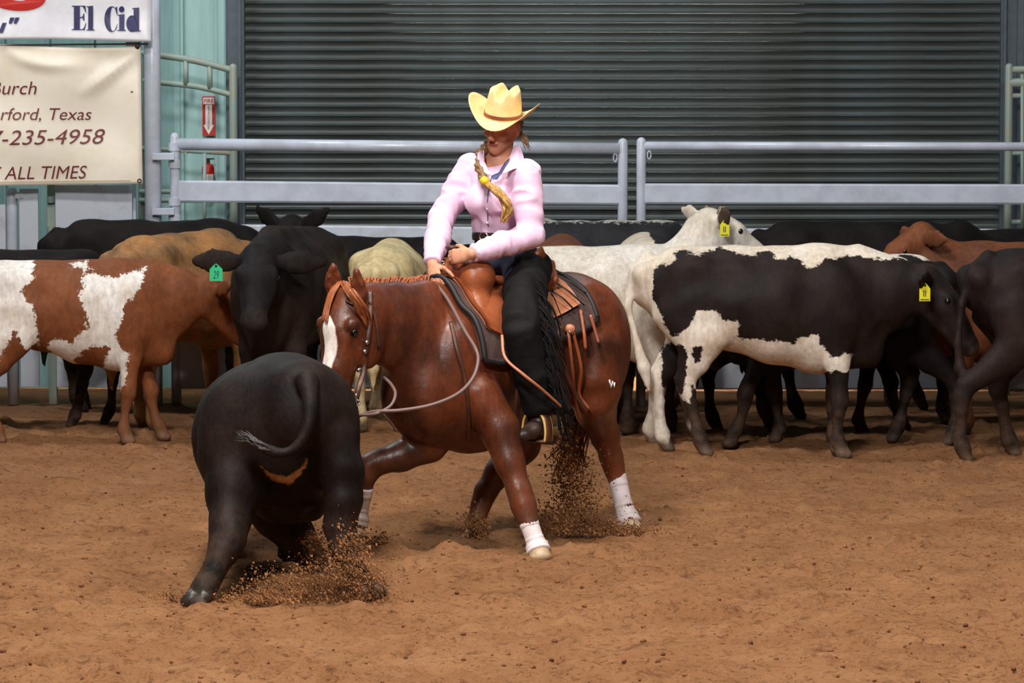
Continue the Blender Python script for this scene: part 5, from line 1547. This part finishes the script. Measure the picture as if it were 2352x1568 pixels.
sheet('collar', [[P(1110, 345, Yc + .02), P(1112, 370, Yc - .01), P(1128, 402, Yc - .03)], [P(1106, 345, Yc + .04), P(1104, 372, Yc), P(1118, 400, Yc - .035)], [P(1098, 352, Yc + .06), P(1096, 376, Yc + .03), P(1104, 392, Yc)]], 0.004, M['shirt'], shirt)
sheet('collar_lining', [[P(1128, 404, Yc - .04), P(1132, 412, Yc - .05)], [P(1146, 396, Yc - .05), P(1142, 412, Yc - .06)], [P(1160, 372, Yc - .045), P(1154, 394, Yc - .055)], [P(1172, 362, Yc - .03), P(1166, 372, Yc - .04)]], 0.004, M['shirt_trim'], shirt)
# dark placket opening below the throat
# jeans, chaps, belt
J = Body(0.03)
J.seg(WAIST - UZ * 0.035, PELV, (0.122, 0.093), (0.152, 0.115), HL, cap=0.5)
J.seg(PELV + HF * 0.03, PELV + HF * 0.12 - UZ * 0.02, (0.12, 0.08), (0.09, 0.06), HL)
for h0, k0 in ((HIPL, KNL), (HIPR, KNR)):
    J.seg(h0, h0 * 0.55 + k0 * 0.45, 0.093, 0.080)
V, F = J.mesh(0.010, 1); mk('jeans', V, F, M['jeans'], rider)
Cc = Body(0.03)
for h0, k0, a0, sd in ((HIPL, KNL, ANL, 1), (HIPR, KNR, ANR, -1)):
    Cc.chain([(h0 + HL * sd * 0.025 - HF * 0.03, (0.092, 0.10)), (h0 * 0.5 + k0 * 0.5 + HL * sd * 0.02, (0.090, 0.10)), (k0, (0.082, 0.088)), (k0 * 0.5 + a0 * 0.5 - HF * 0.02, (0.078, 0.09)), (a0 + UZ * 0.07 - HF * 0.01, (0.075, 0.09))], HL, cap=0.4)
V, F = Cc.mesh(0.010, 2)
N = vnormals(V, F)
V = V + N * (0.010 * (1 - 2 * np.abs(noise3(V * A(1, 1, 0.5), 14))))[:, None]
chaps = mk('chaps', V, F, M['chaps'], rider)
CBVH = BVHTree.FromPolygons([tuple(v) for v in V], [tuple(map(int, f)) for f in F])
m_ = MB()
for i in range(110):
    t = rng.random()
    u = 1232 + 38 * t + 10 * (rng.random() - 0.3); v = 640 + 300 * t
    d = nrm(ray(u, v)); h, nn, _i, _d = CBVH.ray_cast(Vector(_C), Vector(d))
    b0 = np.array(h) if h is not None else P(u, v, 17.68)
    ln = 0.13 + 0.09 * rng.random()
    out = A(0.030 + 0.07 * rng.random(), -0.02 - 0.03 * rng.random(), 0)
    q = spline([b0, b0 + out * 0.6 - UZ * ln * 0.35, b0 + out * (0.9 + 0.3 * rng.random()) - UZ * ln], 3)
    m_.tube(q, lerp_list([0.0035, 0.0032, 0.002], len(q)), 4)
fr = m_.build('fringe', M['chaps'], chaps, smooth=True); tag(fr, kind='stuff')
BW = WAIST - UZ * 0.028
def ring_pts(c, a, b, n=32): return [c + HL * a * math.cos(t) + HF * b * math.sin(t) for t in np.linspace(0, 2 * math.pi, n)]
m_ = MB(); m_.tube(ring_pts(BW, 0.128, 0.100), [(0.019, 0.004)] * 32, 8, side=UZ); belt = m_.build('belt', M['belt'], rider, smooth=True)
bc = BW + HF * 0.104 
m_ = MB(); m_.tube([bc + HL * 0.024 * math.cos(t) + UZ * 0.019 * math.sin(t) for t in np.linspace(0, 6.283, 17)], 0.004, 6); m_.build('buckle', M['bit'], belt, smooth=True)
m_ = MB(); m_.tube([HIPL + HL * 0.09 + UZ * 0.075, HIPL + HL * 0.10 + UZ * 0.03 - HF * 0.02], [(0.04, 0.012)] * 2, 8, side=HF); m_.build('chaps_yoke', M['leather'], rider, smooth=True)
# riding boots with spur
for sgn, a0, tr in ((1, ANL, ST), (-1, ANR, HW(0.22, -0.36, 0.49))):
    Bt = Body(0.02)
    sole = tr + UZ * 0.03
    Bt.chain([(a0 + UZ * 0.12, (0.05, 0.056)), (a0, (0.042, 0.05)), (sole - HF * 0.055 + UZ * 0.03, (0.036, 0.045))], HL)
    Bt.chain([(sole - HF * 0.06 + UZ * 0.02, (0.032, 0.035)), (sole + HF * 0.03 + UZ * 0.018, (0.040, 0.036)), (sole + HF * 0.11 + UZ * 0.004, (0.036, 0.024)), (sole + HF * 0.155, (0.018, 0.014))], HL)
    V, F = Bt.mesh(0.008, 1); bo = mk('riding_boot', V, F, M['boot'], rider)
    m_ = MB(); m_.prism([(-0.10, 0.0), (-0.055, 0.0), (-0.05, 0.03), (-0.105, 0.035)], sole - UZ * 0.05 - HL * 0.03, HF, UZ, HL * 0.06); m_.build('heel', M['belt'], bo)
    hb = sole - HF * 0.085 + UZ * 0.03
    m_ = MB(); m_.tube(spline([hb + HF * 0.07 + HL * 0.045, hb + HL * 0.045, hb - HF * 0.03, hb - HL * 0.045, hb + HF * 0.07 - HL * 0.045], 4), 0.006, 6)
    m_.tube([hb - HF * 0.03, hb - HF * 0.075 - UZ * 0.005], 0.005, 6)
    m_.tube([hb - HF * 0.08 + (HF * math.cos(t) + UZ * math.sin(t)) * 0.014 for t in np.linspace(0, 6.283, 13)], 0.004, 6); m_.build('spur', M['bit'], bo, smooth=True)

# hair: back of the head, braid over the right shoulder, loose tail
Hh = Body(0.02)
Hh.ell(HD(-0.045, 0, -0.005), (0.078, 0.079, 0.085), hf, hl)
Hh.seg(HD(-0.075, -0.03, -0.05), HD(-0.06, -0.05, -0.11), (0.05, 0.04), (0.035, 0.03), hl)
Hh.chain([(HD(-0.05, -0.055, -0.09), 0.030), (P(1104, 352, 17.90), 0.021), (P(1101, 382, 17.80), 0.022), (P(1110, 412, 17.73), 0.018)], k=0.012)
V, F = Hh.mesh(0.008, 1); N = vnormals(V, F); V = V + N * (0.004 * np.sin(V[:, 2] * 260 + V[:, 0] * 90))[:, None]
hair = mk('hair', V, F, M['hair_dark'], rider)
m_ = MB(); q = [P(1108, 409, 17.70), P(1113, 416, 17.695), P(1120, 421, 17.69)]; m_.tube(q, [0.017, 0.021, 0.017], 12); m_.build('hair_tie', M['band_yellow'], hair, smooth=True)
rs = []
for i in range(30):
    j = lambda a: (rng.random() - 0.5) * a
    rs.append([P(1118 + j(6), 420 + j(6), 17.69 + j(.02)), P(1140 + j(14), 437 + j(8), 17.66 + j(.03)), P(1161 + j(18), 462 + j(10), 17.655 + j(.03)), P(1166 + j(22), 485 + j(10), 17.66 + j(.03)), P(1156 + j(16), 508 + j(14), 17.665 + j(.02))])
tl = strands('ponytail', rs, M['blond'], hair, 0.010)
rs = []
for i in range(14):
    j = lambda a: (rng.random() - 0.5) * a
    rs.append([HD(-0.04, 0.074, -0.03) + A(j(.02), j(.02), j(.02)), P(1205 + j(16), 318 + j(10), 17.86), P(1215 + j(20), 340 + j(16), 17.86)])
strands('flyaway_hair', rs, M['hair_dark'], hair, 0.0028)

# hat
hat = empty('hat', HD(0, 0, 0.05) - loc_of(rider)); hat.parent = rider
tag(hat, 'cream straw western hat with brown band')
hc = HD(-0.004, 0, 0.034)
cw, cl, ch = 0.084, 0.102, 0.128
hatf = nrm(A(-0.27, -0.93, -0.21)); hatl = nrm(np.cross(UZ, hatf)); hatl = nrm(hatl + UZ * -0.16); hatf = nrm(hatf - hatl * (hatf @ hatl)); hatu = np.cross(hatf, hatl)
def HT(x, y, z): return hc + hatl * x + hatf * y + hatu * z
NP, NT = 48, 26
Vh = []; 
def crown_pt(ph, t):
    # t 0..1 wall, 1..2 top
    if t <= 1:
        sx = cw * (1 - 0.20 * t ** 1.6); sy = cl * (1 - 0.16 * t ** 1.4); z = ch * t
        rr_ = 1.0
    else:
        q = 2 - t; sx = cw * 0.80 * q; sy = cl * 0.84 * q; z = ch
    x, y = sx * math.cos(ph), sy * math.sin(ph)
    if t > 0.72:
        w = min(1, (t - 0.72) / 0.28)
        edge_ = -0.020 * max(0, (t - 1)) 
        bul = 0.016 * math.exp(-((abs(x) - 0.036) / 0.016) ** 2) * min(1, (1.0 if t <= 1 else 1.0))
        groove = -0.040 * math.exp(-(x / 0.020) ** 2) * (0.75 + 0.25 * (y / cl))
        pinch = -0.018 * math.exp(-((abs(x) - 0.05) / 0.016) ** 2 - ((y - 0.055) / 0.03) ** 2)
        z += w * (bul + groove + pinch - 0.012 * (y / cl) ** 2)
    return x, y, z
for it in range(NT):
    t = 2 * it / (NT - 1)
    for ip in range(NP):
        Vh.append(HT(*crown_pt(2 * math.pi * ip / NP, min(t, 1.985))))
Fh = [(it * NP + ip, it * NP + (ip + 1) % NP, (it + 1) * NP + (ip + 1) % NP, (it + 1) * NP + ip) for it in range(NT - 1) for ip in range(NP)]
Fh.append(tuple((NT - 1) * NP + ip for ip in range(NP)))
def brim_pt(ph, t, off):
    c, s_ = math.cos(ph), math.sin(ph)
    wside, wfb = 0.096, 0.066
    w = wside * abs(c) ** 2.5 + wfb * s_ * s_
    x = (cw + w * t * (1 - 0.18 * t * abs(c) ** 2)) * c; y = (cl + w * t) * s_
    z = 0.084 * (t ** 1.25) * abs(c) ** 2.4 - 0.014 * t * (s_ * s_)
    if s_ > 0: z -= 0.014 * t * s_ ** 4
    return HT(x, y, z + off)
NR = 9
b0 = len(Vh)
for off in (0.0, -0.004):
    for ir in range(NR):
        for ip in range(NP):
            Vh.append(brim_pt(2 * math.pi * ip / NP, ir / (NR - 1), off))
for sh, rev in ((b0, False), (b0 + NR * NP, True)):
    for ir in range(NR - 1):
        for ip in range(NP):
            f = (sh + ir * NP + ip, sh + (ir + 1) * NP + ip, sh + (ir + 1) * NP + (ip + 1) % NP, sh + ir * NP + (ip + 1) % NP)
            Fh.append(f[::-1] if rev else f)
for ip in range(NP):
    a, b = b0 + (NR - 1) * NP + ip, b0 + (NR - 1) * NP + (ip + 1) % NP
    Fh.append((b, a, a + NR * NP, b + NR * NP))
mk('hat_shell', np.array(Vh), Fh, M['straw'], hat)
V = []; F = []
for z in (0.006, 0.022):
    for ip in range(NP):
        x, y, zz_ = crown_pt(2 * math.pi * ip / NP, z / ch); V.append(HT(x * 1.03, y * 1.03, z))
F = [(ip, (ip + 1) % NP, NP + (ip + 1) % NP, NP + ip) for ip in range(NP)]
mk('hat_band', np.array(V), F, M['hatband'], hat)

# ================================================================== calf being turned
M['calf'] = coat('black_calf_coat', lin(20, 16, 16), lin(40, 29, 25), patch=lin(140, 92, 52), dark=lin(56, 48, 46), rough=0.6, wob=0.05, wscale=20, var=3, spec=0.12, bmp=0.5, dust=0.35)
Bc = Body(0.06)
ls = nrm(A(0.95, 0.3, 0))
Bc.chain([(P(688, 945, 16.10), (0.16, 0.185)), (P(655, 985, 16.32), (0.285, 0.29)), (P(628, 998, 16.66), (0.335, 0.315)), (P(592, 1010, 17.05), (0.27, 0.31)), (P(580, 1000, 17.4), (0.2, 0.26)), (P(590, 985, 17.62), (0.13, 0.18)), (P(600, 990, 17.85), (0.10, 0.12))], ls)
Bc.seg(P(600, 990, 17.85), P(612, 1100, 18.02), (0.085, 0.09), (0.055, 0.06), ls)
for sd in (-1, 1):
    e0 = P(600 + sd * 36, 965, 17.86); Bc.seg(e0, e0 + A(sd * 0.10, 0.05, -0.02), (0.03, 0.02), (0.045, 0.015), UZ, k=0.02)
Bc.seg(P(700, 866, 16.10), P(655, 845, 16.55), (0.10, 0.06), (0.12, 0.06), ls, k=0.08)
Bc.ell(P(758, 965, 16.22), (0.14, 0.115, 0.19), A(0, 1, 0), A(1, 0, 0), k=0.08)
Bc.ell(P(545, 1010, 16.34), (0.20, 0.165, 0.27), A(0, 1, 0), A(1, 0, 0), k=0.08)
# near left hind leg, stretched to the side
Bc.chain([(P(545, 1060, 16.28), (0.150, 0.20)), (P(535, 1135, 16.18), (0.108, 0.14)), (P(527, 1195, 16.08), (0.078, 0.09)), (P(523, 1232, 16.02), (0.066, 0.074)), (P(512, 1268, 15.97), (0.055, 0.058)), (P(492, 1312, 15.92), (0.044, 0.045)), (P(474, 1345, 15.89), (0.044, 0.044)), (P(463, 1362, 15.87), (0.050, 0.048))], A(1, 0, 0), k=0.045)
Bc.ell(P(540, 1228, 15.99), (0.035, 0.03, 0.05), A(0, 1, 0), A(1, 0, 0), k=0.04)
Bc.seg(P(460, 1366, 15.87), P(446, 1380, 15.83), (0.05, 0.035), (0.057, 0.027), A(1, 0, 0), k=0.015)
# right hind leg
Bc.chain([(P(762, 1030, 16.2), (0.115, 0.20)), (P(786, 1085, 16.16), (0.085, 0.14)), (P(788, 1150, 16.12), (0.07, 0.095)), (P(782, 1210, 16.10), (0.062, 0.07)), (P(788, 1262, 16.07), 0.052), (P(818, 1318, 16.03), 0.044), (P(842, 1346, 16.02), 0.048)], A(1, 0, 0), k=0.045)
Bc.seg(P(846, 1350, 16.02), P(858, 1364, 16.0), (0.05, 0.035), (0.053, 0.028), A(1, 0, 0), k=0.015)
# left foreleg seen between the hind legs
Bc.chain([(P(610, 1130, 16.75), (0.14, 0.17)), (P(640, 1180, 16.74), (0.105, 0.12)), (P(680, 1230, 16.74), (0.075, 0.075)), (P(712, 1276, 16.74), (0.055, 0.055)), (P(733, 1308, 16.74), 0.050)], A(1, 0, 0), k=0.05)
Bc.seg(P(737, 1314, 16.74), P(748, 1325, 16.72), (0.048, 0.035), (0.05, 0.028), A(1, 0, 0), k=0.015)
Bc.chain([(P(640, 1120, 17.0), (0.11, 0.15)), (P(655, 1180, 17.05), (0.07, 0.08)), (P(660, 1225, 17.08), 0.05), (P(664, 1268, 17.1), 0.045)], A(1, 0, 0), k=0.04)
Bc.seg(P(640, 1150, 16.5), P(715, 1165, 16.35), 0.10, 0.06, k=0.07)
# tail swung to the left
tq = spline([P(705, 872, 15.98), P(712, 920, 15.90), P(708, 975, 15.86), P(685, 1020, 15.84), P(650, 1040, 15.83), P(610, 1030, 15.84), P(572, 1008, 15.88)], 3)
rr = lerp_list([0.046, 0.034, 0.028, 0.024, 0.020, 0.017, 0.020, 0.016, 0.008], len(tq))
Bc.chain([(p, r) for p, r in zip(tq, rr)], k=0.014)
V, F = Bc.mesh(0.0125, 2)
N = vnormals(V, F); V = V + N * (0.005 * noise3(V, 10))[:, None]
mp = pxpoly([(597, 1075), (612, 1088), (640, 1096), (662, 1096), (690, 1075), (703, 1058), (705, 1075), (690, 1092), (668, 1110), (662, 1122), (640, 1112), (612, 1100)], 16.0)
m1 = poly_sd(V[:, 0], V[:, 2], mp); m1 = np.where(V[:, 1] < 16.3, m1, -1)
calf = mk('calf', V, F, M['calf'], origin=A(P(650, 1000, 16.4)[0], 16.4, 0), attrs={'m1': m1, 'm2': 0.045 - V[:, 2]})
tag(calf, 'black calf seen from behind turning in front of the horse', 'calf')
for sd in (-1, 1):
    m_ = MB(); m_.sph(P(606 + sd * 40, 1020, 17.93), 0.016); m_.build('eye', M['eye'], calf, smooth=True)

rs = []
for i in range(46):
    j = lambda a: (rng.random() - 0.5) * a
    rs.append([P(622 + j(16), 1034 + j(10), 15.83 + j(.02)), P(600 + j(16), 1024 + j(16), 15.82 + j(.04)), P(578 + j(20), 1010 + j(22), 15.84 + j(.05)), P(556 + j(36), 1002 + j(30), 15.88 + j(.05))])
strands('tail_brush', rs, plain('calf_tail_hair', lin(44, 38, 38), 0.5, c2=lin(70, 62, 62), scale=20), calf, 0.005)
M['calf_hoof'] = plain('dark_calf_hoof', lin(48, 40, 36), 0.45)
for (u, v, Y, dx) in ((452, 1376, 15.84, -0.35), (856, 1360, 16.0, 0.3), (745, 1322, 16.72, 0.3), (666, 1272, 17.1, 0.1)):
    for tt in (-0.022, 0.022):
        c = P(u, v, Y) + A(tt, 0, 0)
        m_ = MB(); m_.tube([c + A(-dx * 0.06, 0, 0.03), c, c + A(dx * 0.09, -0.02, -0.016)], [0.028, 0.034, 0.022], 10); m_.build('hoof', M['calf_hoof'], calf, smooth=True)

# ================================================================== flying dirt
def spray(name, label, blobs, n, rmax, seed):
    rg = np.random.default_rng(seed)
    m_ = MB()
    tot = sum(b[4] for b in blobs)
    for (u, v, Y, sp, wt, shape) in blobs:
        for _ in range(int(n * wt / tot)):
            q = rg.normal(size=3)
            c = P(u, v, Y) + A(q[0] * sp * shape[0], q[1] * sp * 0.8, q[2] * sp * shape[1])
            if c[2] < 0.0: c[2] = abs(c[2]) * 0.5
            r = 0.0015 + rmax * rg.random() ** 8
            dirs = rg.normal(size=(4, 3)); dirs /= np.linalg.norm(dirs, axis=1)[:, None]
            base_ = np.array([(1, 1, 1), (-1, -1, 1), (-1, 1, -1), (1, -1, -1)]) / 1.7
            Vq = c + (base_ * (0.7 + 0.6 * rg.random((4, 1))) + dirs * 0.3) * r
            m_.add(Vq, [(0, 1, 2), (0, 3, 1), (0, 2, 3), (1, 3, 2)])
    o = m_.build(name, M['spray'], origin=P(blobs[0][0], blobs[0][1], blobs[0][2]) * A(1, 1, 0), smooth=False)
    tag(o, label, 'dirt', kind='stuff')
spray('dirt_spray', 'brown dirt kicked up round the black calf hooves', [(700, 1355, 16.0, 0.07, 3, (2.0, 0.7)), (800, 1345, 15.95, 0.06, 3, (1.5, 0.9)), (805, 1280, 16.0, 0.05, 1.2, (0.8, 1.2)), (600, 1372, 15.9, 0.05, 1.2, (2.2, 0.4)), (420, 1372, 15.9, 0.04, 0.5, (1.5, 0.4)), (730, 1250, 16.6, 0.04, 0.5, (1, 1))], 20000, 0.008, 3)
spray('dirt_spray', 'brown dirt flying up beside the near hind boot', [(1320, 1140, 18.3, 0.07, 3, (0.9, 1.6)), (1310, 1200, 18.2, 0.06, 3, (1.6, 0.8)), (1420, 1225, 18.2, 0.05, 2, (1.8, 0.6)), (1300, 1050, 18.2, 0.045, 1.5, (0.8, 1.8)), (1090, 1215, 18.0, 0.04, 1.2, (0.8, 0.9)), (860, 1245, 17.6, 0.04, 0.6, (1.2, 0.6))], 22000, 0.008, 4)
